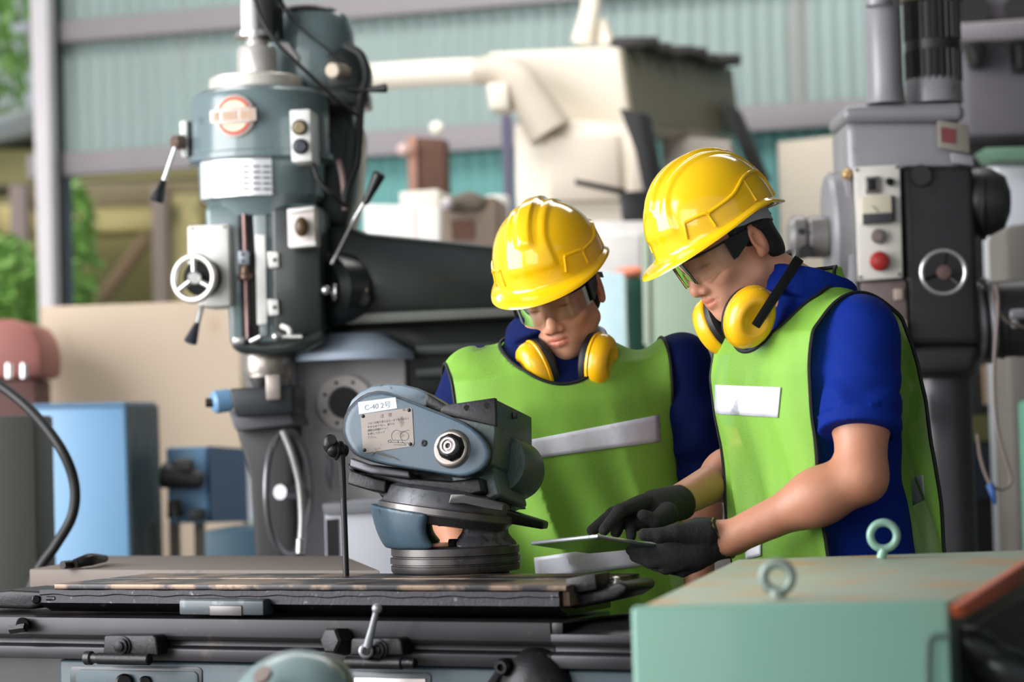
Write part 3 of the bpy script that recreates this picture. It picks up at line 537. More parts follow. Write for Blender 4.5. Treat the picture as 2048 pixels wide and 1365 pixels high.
hwk = obj('knee_crank', MB().torus(at(577, 985, YM-.2), (1, -.28, 0), 0.16, 0.009, sc=1).cyl(at(560, 985, YM-.2), at(600, 985, YM-.1), 0.02), mat('dull_steel', (124, 122, 126), 0.35, 0.7), mill)
obj('lower_box', MB().prism([*pl([(648, 1008), (790, 1000)], YM-.25), down(at(794, 1160, YM-.25)), down(at(652, 1160, YM-.25))], (0.02, 0.3, 0), 0.006), mat('scuffed_grey_box', (196, 196, 204), 0.55, 0, 0.1, 6, wear=(110, 98, 92), wamt=0.15, wscale=8), mill)
obj('box_lid', MB().prism(pl([(644, 1008), (800, 1002), (800, 1024), (646, 1030)], YM-.27), (0.02, 0.33, 0), 0.004), mat('dark_lid', (120, 120, 126), 0.5), mill)
obj('box_gap', MB().prism([*pl([(652, 1040), (676, 1038)], YM-.255), down(at(680, 1160, YM-.255)), down(at(656, 1160, YM-.255))], (0, 0.02, 0)), m_black, mill)
obj('handle_fin', MB().prism(pl([(652, 905), (668, 922), (662, 985), (652, 960)], YM+.02), (0, 0.02, 0), 0.004), mat('fin_grey', (110, 110, 118), 0.4, 0.4), mill)
cd = MB().tube([at(565, 862, YM-.3), at(582, 905, YM-.3), at(598, 965, YM-.3), at(603, 1020, YM-.3), at(603, 1060, YM-.3), at(600, 1100, YM-.3)], 0.0095, 12)
cdt = obj('flexible_conduit', cd, mat('galvanised_conduit', (176, 174, 172), 0.3, 0.7, 0.15, 60)); tag(cdt, 'flexible grey metal conduit hanging beside the milling machine knee', 'conduit')
obj('ferrule', MB().cyl(at(601, 1078, YM-.3), at(600, 1108, YM-.3), 0.012, bev=0.002), m_steel, cdt)
vz = thing('machine_vise', 'grimy vise with a light blue knob on the milling table', 'vise', at(510, 830, YM-.2))
obj('body', MB().prism(pl([(455, 778), (585, 770), (588, 828), (470, 836)], YM-.24), (0.02, 0.16, 0), 0.01), mat('oily_vise', (48, 50, 54), 0.4, 0.4), vz)
obj('jaw', MB().prism(pl([(530, 750), (560, 748), (562, 800), (532, 802)], YM-.26), (0, 0.1, 0), 0.006), mat('jaw_steel', (160, 150, 142), 0.35, 0.5), vz)
obj('knob', MB().cyl(at(424, 806, YM-.22), at(464, 800, YM-.2), 0.03, bev=0.008), m_blue, vz)
obj('handle', MB().cyl(at(412, 806, YM-.22), at(426, 806, YM-.22), 0.012), m_black, vz)
# cables on the head
cb = obj('head_cable', MB().tube([at(500, -40, YM-.22), at(520, 30, YM-.22), at(552, 84, YM-.22), at(620, 150, YM-.2), at(672, 198, YM-.16), at(716, 232, YM-.1)], 0.0055, 8), m_rubber); tag(cb, 'thin black cable running diagonally down across the milling head motor', 'cable')
cb = obj('head_cable', MB().tube([at(556, -10, YM+.02), at(590, 45, YM+.02), at(650, 95, YM+.02), at(700, 130, YM+.03)], 0.004, 8), m_rubber); tag(cb, 'thin black cable over the top of the milling head motor', 'cable')
cb = obj('control_cable', MB().tube([at(690, 90, YM+.02), at(722, 110, YM), at(732, 150, YM), at(722, 200, YM), at(718, 280, YM-.05), at(712, 330, YM-.05), at(694, 380, YM-.06), at(688, 415, YM-.06)], 0.011, 10), m_rubber); tag(cb, 'thick black cable looping down the right side of the milling head', 'cable')
cb = obj('control_cable', MB().tube([at(624, 325, YM-.16), at(640, 365, YM-.16), at(668, 392, YM-.15), at(690, 412, YM-.08)], 0.0055, 8), m_rubber); tag(cb, 'short black cable from the push-button station to the lever pivot', 'cable')
cb = obj('conduit_pair', MB().tube([at(676, 320, YM-.06), at(686, 360, YM-.06), at(690, 420, YM-.05)], 0.008, 8), mat('pinkish_hose', (150, 124, 120), 0.5)); tag(cb, 'faded pink hose beside the thick black cable on the milling head', 'hose')
# long machine table behind the grinder
zt2 = at(60, 1137, 5.25).z
A_, B_, C_, D_ = atz(58, 1139, zt2), atz(760, 1141, zt2), atz(690, 1112, zt2), atz(215, 1112, zt2)
tb = thing('machine_table', 'long dull brown-grey machine table behind the grinder bed', 'table', V((A_.x+B_.x)/2, (A_.y+C_.y)/2, 0))
obj('top', MB().prism([A_, B_, C_, D_], (0, 0, -0.05), 0.004), mat('dusty_table', (104, 92, 85), 0.6, 0.1, 0.12, 4, wear=(80, 72, 70), wamt=0.25, wscale=5, stretch=(0.4, 2, 1)), tb)
mid = (A_+B_+C_+D_)/4
obj('pedestal', MB().box((mid.x, mid.y+.1, (zt2-.05)/2), (0.5, 0.35, zt2-.05), bev=0.01), m_irond, tb)
sc_ = obj('swarf_tools', MB().tube([atz(150, 1128, zt2+.012), atz(180, 1120, zt2+.018), atz(210, 1118, zt2+.012)], [0.01, 0.014, 0.008]).cyl(atz(125, 1131, zt2+.01), atz(160, 1128, zt2+.01), 0.009), m_irond); tag(sc_, 'small dark clamp lying on the left end of the brown-grey table', 'clamp')
# ------------------------------------------------------------------ radial drill at the right
YD = 6.5; KD = mpx(YD)
m_dg = mat('worn_grey_paint', (138, 136, 140), 0.4, 0.1, 0.15, 5, wear=(108, 88, 84), wamt=0.14, wscale=12, coat=0.1)
m_dd = mat('dark_grey_paint', (42, 40, 42), 0.42, 0.1, 0.2, 6, wear=(28, 25, 25), wamt=0.2, wscale=10)
drill = thing('radial_drill', 'grey radial drill head with a white control panel and red stop button at the right', 'drill', down(at(1890, 900, YD+.1)))
obj('spindle_sleeve', lv(MB(), 1772, [(41, 208), (38, 195), (36, 160), (36, -20), (30, -30)], YD+.02), m_dg, drill)
obj('sleeve_cap', lv(MB(), 1757, [(26, 12), (26, 2), (18, -4)], YD-.02), m_dg, drill)
mo = MB(); c = at(1868, 165, YD+.1); n = 26; prof = []
for i in range(n*4):
    th = 2*math.pi*i/(n*4); r = (58 if (i % 4) in (0, 1) else 52)*KD; prof.append((th, r))
rings = [[c+V(math.cos(t)*r, math.sin(t)*r, h) for t, r in prof] for h in (0, 60*KD, 62*KD)] + [[c+V(math.cos(t)*0.076, math.sin(t)*0.076, h) for t, r in prof] for h in (63*KD, 84*KD)] + [[c+V(math.cos(t)*r, math.sin(t)*r, h) for t, r in prof] for h in (86*KD, 160*KD)]
obj('ribbed_motor', mo.loft(rings), m_dd, drill, angle=0.4)
obj('motor_foot', lv(MB(), 1868, [(58, 208), (57, 165), (54, 158)], YD+.1), m_dg, drill)
obj('motor_cap', lv(MB(), 1864, [(58, 6), (63, 4), (64, -4), (40, -12)], YD+.1), mat('dusty_cap', (150, 138, 122), 0.6), drill)
obj('cap_block', MB().prism(pl([(1686, 210), (1930, 204), (1932, 242), (1684, 244)], YD-.02), (0.0, 0.3, 0), 0.022, 4), m_dg, drill)
obj('head_box', MB().prism(pl([(1688, 240), (1928, 240), (1950, 600), (1704, 600)], YD), (0, 0.28, 0), 0.03, 4), m_dg, drill)
obj('gear_case', MB().prism(pl([(1800, 330), (1948, 330), (1962, 690), (1815, 690)], YD-.03), (0, 0.3, 0), 0.02, 3), m_dd, drill)
obj('dark_port', MB().cyl(at(1842, 352, YD-.04), at(1842, 352, YD), 0.03, bev=0.003), m_black, drill)
np_ = obj('name_plate', MB().prism(pl([(1876, 240), (1938, 250), (1940, 308), (1878, 296)], YD-.035), (0, 0.02, 0), 0.003), mat('olive_grey_plate', (124, 118, 108), 0.5), drill)
obj('red_label', MB().prism(pl([(1882, 254), (1910, 258), (1911, 288), (1883, 284)], YD-.038), (0, 0.006, 0)), mat('faded_red_label', (112, 52, 54), 0.5), np_)
obj('lower_plate', MB().prism(pl([(1902, 304), (1946, 312), (1948, 332), (1904, 326)], YD-.035), (0, 0.02, 0), 0.003), m_dg, drill)
# control panel
m_pan = mat('chipped_white_panel', (214, 208, 200), 0.4, 0, 0.05, 10, wear=(120, 84, 72), wamt=0.1, wscale=22)
cp = obj('control_panel', MB().prism(pl([(1708, 334), (1800, 328), (1806, 556), (1718, 562)], YD-.06), (0.005, 0.07, 0), 0.005), m_pan, drill)
obj('switch_frame', MB().prism(pl([(1731, 354), (1759, 352), (1760, 386), (1732, 388)], YD-.07), (0, 0.02, 0), 0.002), m_ground, cp)
obj('rocker_switch', MB().prism(pl([(1735, 358), (1752, 357), (1753, 380), (1736, 381)], YD-.075), (0, 0.02, 0), 0.001), m_black, cp)
obj('toggle', MB().cyl(at(1780, 364, YD-.075), at(1780, 364, YD-.06), 0.011).ball(at(1777, 362, YD-.085), 0.008), m_irond, cp)
me_ = obj('meter', MB().prism(pl([(1723, 394), (1783, 390), (1785, 444), (1725, 448)], YD-.08), (0, 0.03, 0), 0.003), mat('meter_face', (206, 196, 174), 0.3), cp)
obj('meter_base', MB().prism(pl([(1725, 428), (1783, 425), (1784, 445), (1726, 449)], YD-.083), (0, 0.02, 0), 0.002), mat('meter_dark', (62, 62, 66), 0.4), me_)
obj('meter_side', MB().prism(pl([(1783, 391), (1789, 392), (1791, 440), (1785, 444)], YD-.078), (0, 0.02, 0)), m_black, me_)
obj('needle', MB().tube([at(1745, 412, YD-.082), at(1757, 424, YD-.082)], 0.0008, 6, sm=False), m_black, me_)
pb = obj('push_button', MB().cyl(at(1757, 473, YD-.075), at(1757, 473, YD-.06), 0.02, bev=0.003), mat('ring_steel', (120, 112, 110), 0.35, 0.6), cp)
obj('button', MB().cyl(at(1757, 473, YD-.08), at(1757, 473, YD-.07), 0.012, bev=0.002), mat('grey_cap', (110, 96, 92), 0.4), pb)
sb = obj('stop_button', MB().lathe(at(1757, 524, YD-.055), (0, -1, 0), [(0.014, 0), (0.014, 0.014), (0.026, 0.016), (0.0265, 0.024), (0.02, 0.033), (0.008, 0.037), (0, 0.038)], 28), mat('stop_red', (158, 42, 38), 0.35), cp, 'red mushroom stop button')
for x, y in ((1713, 340), (1794, 334), (1720, 555), (1799, 549)): obj('screw', MB().cyl(at(x, y, YD-.063), at(x, y, YD-.055), 0.004, seg=8), m_irond, cp)
obj('panel_lower_cover', MB().prism(pl([(1722, 566), (1812, 560), (1816, 640), (1726, 640)], YD-.04), (0, 0.06, 0), 0.006), mat('rusty_cover', (112, 98, 96), 0.6, 0, 0.25, 14, wear=(70, 50, 46), wamt=0.3, wscale=20), drill)
obj('terminal', MB().prism(pl([(1788, 578), (1806, 577), (1807, 600), (1789, 601)], YD-.05), (0, 0.03, 0), 0.003).prism(pl([(1796, 640), (1814, 640), (1814, 700), (1797, 700)], YD-.05), (0, 0.03, 0), 0.003), mat('pale_terminal', (170, 150, 140), 0.5), drill)
# shaft on the left side
obj('side_drum', MB().cyl(at(1654, 462, YD+.12), at(1702, 460, YD+.12), 0.16, bev=0.012, seg=40), m_dg, drill)
obj('drum_band', MB().prism(pl([(1690, 345), (1704, 345), (1716, 590), (1702, 590)], YD-.02), (0, 0.2, 0), 0.004), m_dg, drill)
sh_ = obj('side_shaft', MB().cyl(at(1612, 474, YD+.1), at(1660, 474, YD+.1), 0.058, bev=0.01, seg=32).cyl(at(1576, 475, YD+.1), at(1616, 475, YD+.1), 0.06, bev=0.014, seg=32), mat('shaft_grey', (128, 124, 122), 0.35, 0.3, 0.1, 8), drill)
obj('hole', MB().cyl(at(1603, 463, YD+.035), at(1603, 463, YD+.06), 0.009, seg=12), m_black, sh_)
obj('hole', MB().cyl(at(1610, 504, YD+.035), at(1610, 504, YD+.07), 0.018, seg=12), m_black, sh_)
obj('brass_fitting', MB().cyl(at(1690, 352, YD-.02), at(1700, 340, YD-.03), 0.012, seg=12).ball(at(1693, 350, YD-.03), 0.013), mat('old_brass', (186, 152, 104), 0.35, 0.6), drill)
# handwheel
dh = obj('handwheel', MB().torus(at(1887, 545, YD-.16), V(-.1, -1, 0), 0.057, 0.0068, 48), m_steel, drill)
obj('hub', MB().cyl(at(1887, 545, YD-.15), at(1887, 545, YD-.02), 0.014, bev=0.003).lathe(at(1887, 545, YD-.145), (0, -1, 0), [(0.019, 0), (0.019, 0.006), (0.008, 0.008)], 20), mat('rusty_hub', (108, 84, 82), 0.4, 0.4), dh)
for k in range(3):
    a = math.radians(80+120*k); obj('spoke', MB().cyl(at(1887, 545, YD-.13), at(1887, 545, YD-.16)+V(math.cos(a), 0, math.sin(a))*0.056, 0.005), m_rubber, dh)
# bulging motor on the right and the arm
obj('side_motor', MB().lathe(at(1915, 405, YD+.08), V(1, -.25, -.05), [(0.06, 0), (0.085, 0.01), (0.094, 0.05), (0.092, 0.09), (0.07, 0.128), (0.03, 0.142), (0, 0.144)], 36), m_dd, drill)
obj('motor_band', MB().lathe(at(1960, 408, YD+.065), V(1, -.25, -.05), [(0.09, 0), (0.099, 0.004), (0.099, 0.016), (0.09, 0.02)], 36), m_rubber, drill)
obj('arm', MB().cyl(at(1930, 645, YD+.1), at(2160, 625, YD+.1), 0.105, bev=0.01, seg=40), m_dd, drill)
for x, r, w in ((1945, 0.112, 13), (1968, 0.118, 12), (1992, 0.106, 10), (2030, 0.1, 18)):
    obj('arm_ring', MB().cyl(at(x, 642, YD+.1), at(x+w, 641, YD+.1), r, bev=0.004, seg=44), m_dg if x < 1990 else m_dd, drill)
obj('fitting', MB().cyl(at(2020, 630, YD-.02), at(2050, 628, YD-.02), 0.014, bev=0.003).ball(at(2030, 648, YD-.02), 0.013), m_dg, drill)
obj('drill_column', lv(MB(), 1892, [(62, 1110), (62, 760), (74, 752), (78, 690), (74, 660)], YD+.16, 48), mat('oily_grey_column', (72, 68, 72), 0.35, 0.3, 0.15, 6, wear=(80, 66, 60), wamt=0.12, wscale=10), drill)
obj('column_base', MB().box((at(1892, 1110, YD+.16).x, YD+.16, 0.35), (0.34, 0.34, 0.7), bev=0.02), m_dd, drill)
obj('lower_case', MB().prism(pl([(1808, 690), (1960, 690), (1950, 745), (1822, 752)], YD-.02), (0, 0.3, 0), 0.02, 3), m_dd, drill)
obj('clamp_plate', MB().prism(pl([(1812, 784), (1840, 782), (1840, 845), (1816, 848)], YD-.01), (0, 0.05, 0), 0.004), m_black, drill)
cl = obj('hanging_cable', MB().tube([at(2048, 655, YD-.08), at(2010, 640, YD-.1), at(1988, 600, YD-.1), at(1992, 570, YD-.1), at(1996, 620, YD-.11), at(1988, 740, YD-.11), at(1994, 850, YD-.1), at(2012, 920, YD-.1), at(2022, 962, YD-.1), at(2004, 980, YD-.1), at(1980, 968, YD-.1), at(1962, 920, YD-.05), at(1955, 870, YD)], 0.0048, 8), mat('pinkish_grey_cable', (120, 104, 98), 0.5)); tag(cl, 'pinkish-grey cable hanging in a long loop from the drill arm', 'cable')
kt = obj('blue_tie', MB().tube([at(1980, 970, YD-.1), at(1986, 990, YD-.11), at(1990, 1008, YD-.1)], [0.011, 0.008, 0.004]), mat('blue_tape', (58, 96, 160), 0.5)); tag(kt, 'scrap of blue tape tied on the hanging cable loop', 'tape')
# ------------------------------------------------------------------ grinder bed in the foreground
PR = at(1132, 1172, 4.0); ZT = PR.z
PLf = atz(110, 1169, ZT); U = (PLf-PR); U.z = 0; U.normalize()            # U runs along the bed to the left
W = V(-U.y, U.x, 0); W = W if W.y > 0 else -W                              # W points away from the camera
def tb_(s, w, z): return PR+U*s+W*w+V(0, 0, z)                              # bed frame: along, across, up
def on_front(px, py, w): return atp(px, py, PR+W*w, W)
def s_of(px, py, w): return (on_front(px, py, w)-PR).dot(U)
def along(prof, s0, s1, bev=0.0015):
    """bar with the (across, up) profile running along the bed from s0 to s1"""
    return MB().prism([tb_(s0, w, z) for w, z in prof], U*(s1-s0), bev, 2)
gm = thing('grinding_machine', 'dark cast-iron grinder bed with two sliding tables across the foreground', 'machine', V(tb_(.4, .15, 0).x, tb_(.4, .15, 0).y, 0))
sL = s_of(108, 1168, 0)
TW = 0.30
# upper table: two ground strips with a slot between, on a rough casting
ut = obj('upper_table', along([(0, 0), (0, -.009), (.012, -.011), (.012, -.035), (TW-.01, -.035), (TW-.01, -.011), (TW, -.009), (TW, 0), (.17, 0), (.17, -.014), (.15, -.014), (.15, 0)], 0.0, sL), m_bed, gm)
# make the casting under the lip with a wavy cast edge
def cast_rail(s0, s1):
    G = []
    n = 70
    for i in range(n+1):
        s = s0+(s1-s0)*i/n; e = 0.0012*math.sin(s*37)+0.001*math.sin(s*91+1)
        G.append([tb_(s, w, z) for w, z in ((.012, -.009), (-.004, -.0105+e*.3), (-.0055, -.019+e), (-.002, -.021+e), (-.004, -.034), (0.006, -.042), (.02, -.047), (.03, -.052), (.2, -.052), (.2, -.012))])
    return MB().loft([r for r in G])
obj('upper_casting', cast_rail(0.012, sL+.03), m_iron, gm)
# centre boss of the casting
b0, b1 = s_of(530, 1215, -.02), s_of(362, 1215, -.02)
obj('pivot_boss', along([(-.022, -.024), (-.026, -.028), (-.026, -.052), (.01, -.052), (.01, -.024)], b0, b1, 0.004), mat('boss_chipped_paint', (70, 76, 80), 0.4, 0.35, 0.2, 20, wear=(98, 104, 106), wamt=0.35, wscale=30), gm)
c0, c1 = s_of(484, 1218, -.027), s_of(420, 1218, -.027)
obj('index_tab', along([(-.0265, -.034), (-.029, -.036), (-.029, -.0525), (-.02, -.0525), (-.02, -.034)], c0, c1, 0.003), mat('tab_steel', (104, 100, 100), 0.4, 0.6), gm)
# swivel bracket at the right end
e0 = tb_(0.03, .0, -.012)
br = [on_front(1120, 1196, .05), on_front(1196, 1178, .05), on_front(1238, 1164, .05), on_front(1254, 1170, .05), on_front(1254, 1184, .05), on_front(1230, 1200, .05), on_front(1150, 1218, .05), on_front(1110, 1218, .05)]
eb = obj('end_bracket', MB().prism(br, W*0.12, 0.006, 3), m_irond, gm)
pb_ = on_front(1232, 1164, .09)
obj('end_bolt', MB().lathe(pb_-V(0, 0, .004), (0, 0, 1), [(.012, 0), (.012, .005), (.007, .006), (.007, .011), (.003, .013)], 14), m_steel, eb)
obj('end_bolt', MB().lathe(on_front(1212, 1172, .08)-V(0, 0, .004), (0, 0, 1), [(.007, 0), (.007, .006), (.004, .008)], 10), m_steel, eb)
obj('end_stop', MB().prism([on_front(1130, 1158, .03), on_front(1190, 1148, .03), on_front(1193, 1180, .03), on_front(1133, 1190, .03)], W*0.06, 0.003), m_irond, gm)
# left end bits
el = [on_front(-60, 1188, .04), on_front(20, 1180, .04), on_front(100, 1184, .04), on_front(108, 1200, .04), on_front(60, 1220, .04), on_front(-60, 1216, .04)]
eb2 = obj('end_bracket', MB().prism(el, W*.12, .008, 3), m_irond, gm)
obj('end_bolt', MB().cyl(on_front(72, 1200, -.01), on_front(72, 1200, .05), .008, bev=.002).cyl(on_front(95, 1198, 0), on_front(112, 1198, 0), .005), m_iron, eb2)
# lower table
LWf = -.036
pz0 = on_front(500, 1240, LWf); z0 = pz0.z-ZT
sA, sB = s_of(-260, 1240, LWf), s_of(1100, 1240, LWf)
def zpx(py, px=500): return on_front(px, py, LWf).z-ZT
z1, z2, z3, z4, z5 = zpx(1276), zpx(1284), zpx(1289), zpx(1300), zpx(1326)
prof = [(LWf, z0), (LWf, z1), (LWf+.004, z2), (LWf+.016, z2-.001), (LWf+.016, z3-.006), (LWf+.002, z4), (LWf, z4-.003), (LWf, z5), (LWf+.02, z5-.002), (.2, z5-.002), (.2, z0)]
obj('lower_table', along(prof, sB, sA, 0.0012), mat('lower_bed_steel', (37, 35, 38), 0.38, 0.45, 0.2, 16, wear=(62, 55, 50), wamt=0.22, wscale=12), gm)
# lowered right end of the lower table
zr = zpx(1270, 1150); sC = s_of(1320, 1270, LWf)
prof2 = [(LWf, zr), (LWf, z1), (LWf+.004, z2), (LWf+.016, z2-.001), (LWf+.016, z3-.006), (LWf+.002, z4), (LWf, z4-.003), (LWf, z5), (LWf+.02, z5-.002), (.2, z5-.002), (.2, zr+.012), (.03, zr+.012)]
obj('table_end', along(prof2, sC, sB, 0.0012), mat('lower_bed_steel', (84, 80, 84)), gm)
obj('end_slope', MB().prism([tb_(sB-.002, LWf+.001, z0), tb_(sB-.002, LWf+.001, zr), tb_(sB-.01, .2, zr+.012), tb_(sB-.05, .2, z0)], -U*0.02, .002), m_irond, gm)
# base casting with nameplates
z6 = z5-.25
m_gb = mat('grinder_blue_grey', (46, 63, 71), 0.5, 0, 0.15, 14, wear=(34, 42, 46), wamt=0.2, wscale=24, bump=0.08, bscale=120)
sb0, sb1 = s_of(1300, 1330, -.02), s_of(118, 1330, -.02)
obj('base_casting', MB().prism([tb_(sb0, -.02, z5-.003), tb_(sb1, -.02, z5-.003), tb_(sb1, -.02, -ZT+.1), tb_(sb0, -.02, -ZT+.1)], W*0.26, .006, 3), m_gb, gm)
obj('base_recess', MB().prism([tb_(sb1, .02, z5-.003), tb_(sA, .02, z5-.003), tb_(sA, .02, -ZT+.1), tb_(sb1, .02, -ZT+.1)], W*0.2, 0), m_black, gm)
obj('foot', MB().prism([tb_(sb0, -.04, -ZT+.1), tb_(sA, -.04, -ZT+.1), tb_(sA, -.04, -ZT), tb_(sb0, -.04, -ZT)], W*0.32, .006), m_irond, gm)
def front_plate(x0, x1, y0, name, m, w=-.022, th=.005, ext=60, r=.012):
    P = [on_front(x0, y0+ext, w), on_front(x0, y0+7, w), on_front(x0+3, y0+2, w), on_front(x0+9, y0, w), on_front(x1-9, y0+2, w), on_front(x1-3, y0+5, w), on_front(x1, y0+9, w), on_front(x1, y0+ext, w)]
    return obj(name, MB().prism(P, W*th, .001), m, gm)
p1 = front_plate(140, 404, 1333, 'door_frame', mat('door_rim_dark', (40, 48, 52), 0.35))
obj('door', MB().prism([on_front(150, 1400, -.0245), on_front(152, 1344, -.0245), on_front(158, 1340, -.0245), on_front(388, 1344, -.0245), on_front(395, 1350, -.0245), on_front(397, 1400, -.0245)], W*.004, .001), m_gb, p1)
p2 = front_plate(700, 862, 1344, 'plate_frame', mat('door_rim_dark', (40, 48, 52)))
obj('plate', MB().prism([on_front(706, 1400, -.0245), on_front(708, 1356, -.0245), on_front(850, 1358, -.0245), on_front(855, 1400, -.0245)], W*.004, .001), m_ground, p2)
obj('door_knob', MB().cyl(on_front(248, 1366, -.04), on_front(248, 1366, -.02), .016, bev=.004).cyl(on_front(290, 1366, -.035), on_front(290, 1366, -.02), .012, bev=.003), m_irond, p1)
# reversing dogs on the front rail
def dog(x0, x1, y0, y1, bx, by, rx0, rx1, ry):
    w = LWf-.03
    d = obj('stop_dog', MB().prism([on_front(x0, y1, w), on_front(x0+1, y0+4, w), on_front(x0+6, y0, w), on_front(x1-12, y0, w), on_front(x1-6, y0+5, w), on_front(x1-2, y1, w)], W*.035, .004, 3), m_irond, gm)
    obj('bolt', MB().lathe(on_front(bx, by, w), -W, [(.018, 0), (.018, .003), (.014, .004), (.0145, .009), (.009, .01), (.009, .014), (.006, .015)], 16), m_iron, d)
    obj('plunger', MB().cyl(on_front(rx0, ry, w-.004), on_front(rx1, ry+2, w-.004), .0105, bev=.002), m_irond, d)
    return d
d1 = dog(206, 318, 1271, 1312, 246, 1293, 196, 300, 1318)
obj('knurled_end', MB().cyl(on_front(170, 1317, LWf-.034), on_front(186, 1317, LWf-.034), .0125, bev=.003).cyl(on_front(186, 1317, LWf-.034), on_front(198, 1318, LWf-.034), .009), m_black, d1)
d2 = dog(700, 808, 1277, 1312, 758, 1300, 692, 806, 1326)
obj('plunger_tip', MB().cyl(on_front(806, 1327, LWf-.034), on_front(832, 1328, LWf-.034), .009, bev=.002), m_iron, d2)
lh = obj('clamp_handle', MB().tube([on_front(733, 1303, LWf-.055), on_front(744, 1258, LWf-.062), on_front(753, 1222, LWf-.066)], [.0085, .006, .0052], 14).ball(on_front(754, 1218, LWf-.066), .0088).cyl(on_front(732, 1303, LWf-.062), on_front(732, 1303, LWf-.03), .0125, bev=.003), mat('matt_aluminium', (150, 152, 156), 0.45, 0.6), d2)
obj('screw_head', MB().cyl(on_front(732, 1303, LWf-.0645), on_front(732, 1303, LWf-.06), .0075, bev=.001), mat('slot_dark', (60, 58, 58), 0.4, 0.5), lh)
obj('hex_bolt', MB().lathe(on_front(662, 1282, LWf-.035), -W+V(-.3, 0, .1), [(.024, -.03), (.024, 0), (.02, .004), (.013, .005)], 6).cyl(on_front(664, 1284, LWf-.03), on_front(690, 1290, LWf), .019), m_irond, gm)
obj('hex_bolt', MB().cyl(on_front(44, 1250, LWf-.02), on_front(44, 1250, LWf+.01), .013, bev=.002).cyl(on_front(22, 1260, LWf-.022), on_front(52, 1256, LWf-.02), .009, seg=6), m_irond, gm)
# knobs on the base front
cr = gm
obj('control_dome', MB().lathe(on_front(1075, 1372, -.02), -W+V(0, 0, .35), [(.065, 0), (.06, .02), (.045, .038), (.02, .048), (0, .05)], 32), m_irond, cr)
obj('control_knob', MB().lathe(on_front(1010, 1334, -.05), -W, [(.012, -.03), (.0145, 0), (.0145, .012), (.011, .017), (.006, .017), (.0055, .008)], 24).tube([on_front(1010, 1334, -.04), on_front(1000, 1350, -.035), on_front(985, 1372, -.03), on_front(980, 1390, -.03)], [.011, .01, .012]), m_iron, cr)
# round motor cover close to the camera
gc = thing('round_motor', 'blurred grey-green round motor cover rising at the bottom edge', 'motor', V(at(580, 1500, 3.35).x, 3.35, at(580, 1520, 3.35).z))
mc = at(582, 1410, 3.35)
obj('cover', MB().lathe(mc, V(-.25, -.5, .8), [(.088, -.12), (.088, 0), (.083, .022), (.068, .042), (.04, .054), (0, .058)], 44), mat('grey_green_enamel', (120, 138, 138), 0.3, 0, 0.1, 8, wear=(150, 130, 70), wamt=0.05, wscale=14, coat=0.3), gc)
obj('rim', MB().torus(mc+V(-.25, -.5, .8).normalized()*.008, V(-.25, -.5, .8), .088, .006), mat('olive_rim', (74, 80, 60), 0.4), gc)
obj('badge', MB().lathe(mc+V(-.03, -.06, .045), V(-.45, -.6, .7), [(.014, 0), (.014, .006), (0, .006)], 16), mat('brown_smudge', (110, 96, 88), 0.5), gc)
obj('stand', MB().cyl(V(mc.x, mc.y+.03, 0), V(mc.x, mc.y+.03, mc.z-.05), .05), m_irond, gc)

# ------------------------------------------------------------------ swivelling wheelhead standing on the bed
HC = atz(912, 1143, ZT); HY = HC.y; HK = mpx(HY)
m_hb = mat('wheelhead_blue_paint', (60, 80, 94), 0.42, 0.0, 0.16, 22, wear=(44, 48, 52), wamt=0.2, wscale=38, bump=0.05, bscale=220, coat=0.05)
m_hd = mat('wheelhead_dark_green', (66, 82, 78), 0.4, 0.1, 0.2, 18, wear=(40, 44, 44), wamt=0.25, wscale=30, bump=0.2, bscale=150)
wh = thing('wheelhead', 'blue-grey swivelling grinder wheelhead with a riveted instruction plate standing on the bed', 'wheelhead', HC)
obj('column', MB().cyl(V(HC.x, HC.y, 0), HC+V(0, 0, -.004), .10, .10, 40).box((HC.x, HC.y+.03, .05), (.26, .18, .1), bev=.01), m_gb, wh)
obj('base_ring', MB().lathe(HC, (0, 0, 1), [(.118, .001), (.12, .004), (.1205, .013), (.1175, .0145), (.1175, .0165), (.1215, .018), (.1215, .028), (.1165, .0295), (.1165, .031), (.1195, .033), (.1195, .046), (.112, .049), (.05, .05)], 72), mat('turned_ring_steel', (92, 88, 87), 0.34, 0.75, 0.2, 20, wear=(72, 68, 66), wamt=0.3, wscale=26), wh)
# bowl-shaped neck with a window through it
def P_(px, py, dY=0.0): return at(px, py, HY+dY)
nk0 = HC+V(0, 0, .048)
axT = V(.158, .015, .987).normalized()                                       # swivel axis leans to the right
SWC = P_(892, 1021, 0.0)
# belt-cover plane
E = V(.36, .90, -.17).normalized()                                         # direction of the spindle, pointing away
FP = at(850, 860, HY-.075)
def fp(px, py, off=0.0): return atp(px, py, FP+E*off, E)
def fpl(pts, off=0.0): return [fp(x, y, off) for x, y in pts]
teardrop = [(686, 863), (687, 846), (691, 832), (699, 817), (709, 806), (722, 795), (737, 787), (758, 783), (776, 785), (792, 791), (828, 805), (866, 820), (900, 833), (928, 845), (948, 857), (965, 872), (976, 887), (983, 903), (982, 918), (976, 931), (966, 942), (952, 949), (937, 954), (921, 955), (895, 951), (866, 946), (820, 939), (774, 931), (748, 925), (725, 917), (710, 909), (700, 897), (691, 881)]
ctr = (830, 872)
def shrink(pts, k): return [(ctr[0]+(x-ctr[0])*k, ctr[1]+(y-ctr[1])*k) for x, y in pts]
def tear_rings(offs): return [fpl(shrink(teardrop, k), o) for k, o in offs]
obj('belt_cover', MB().loft(tear_rings([(.90, .0), (.955, .0005), (.972, .0025), (.976, .0032), (.976, .05)])), m_hb, wh, angle=1.2)
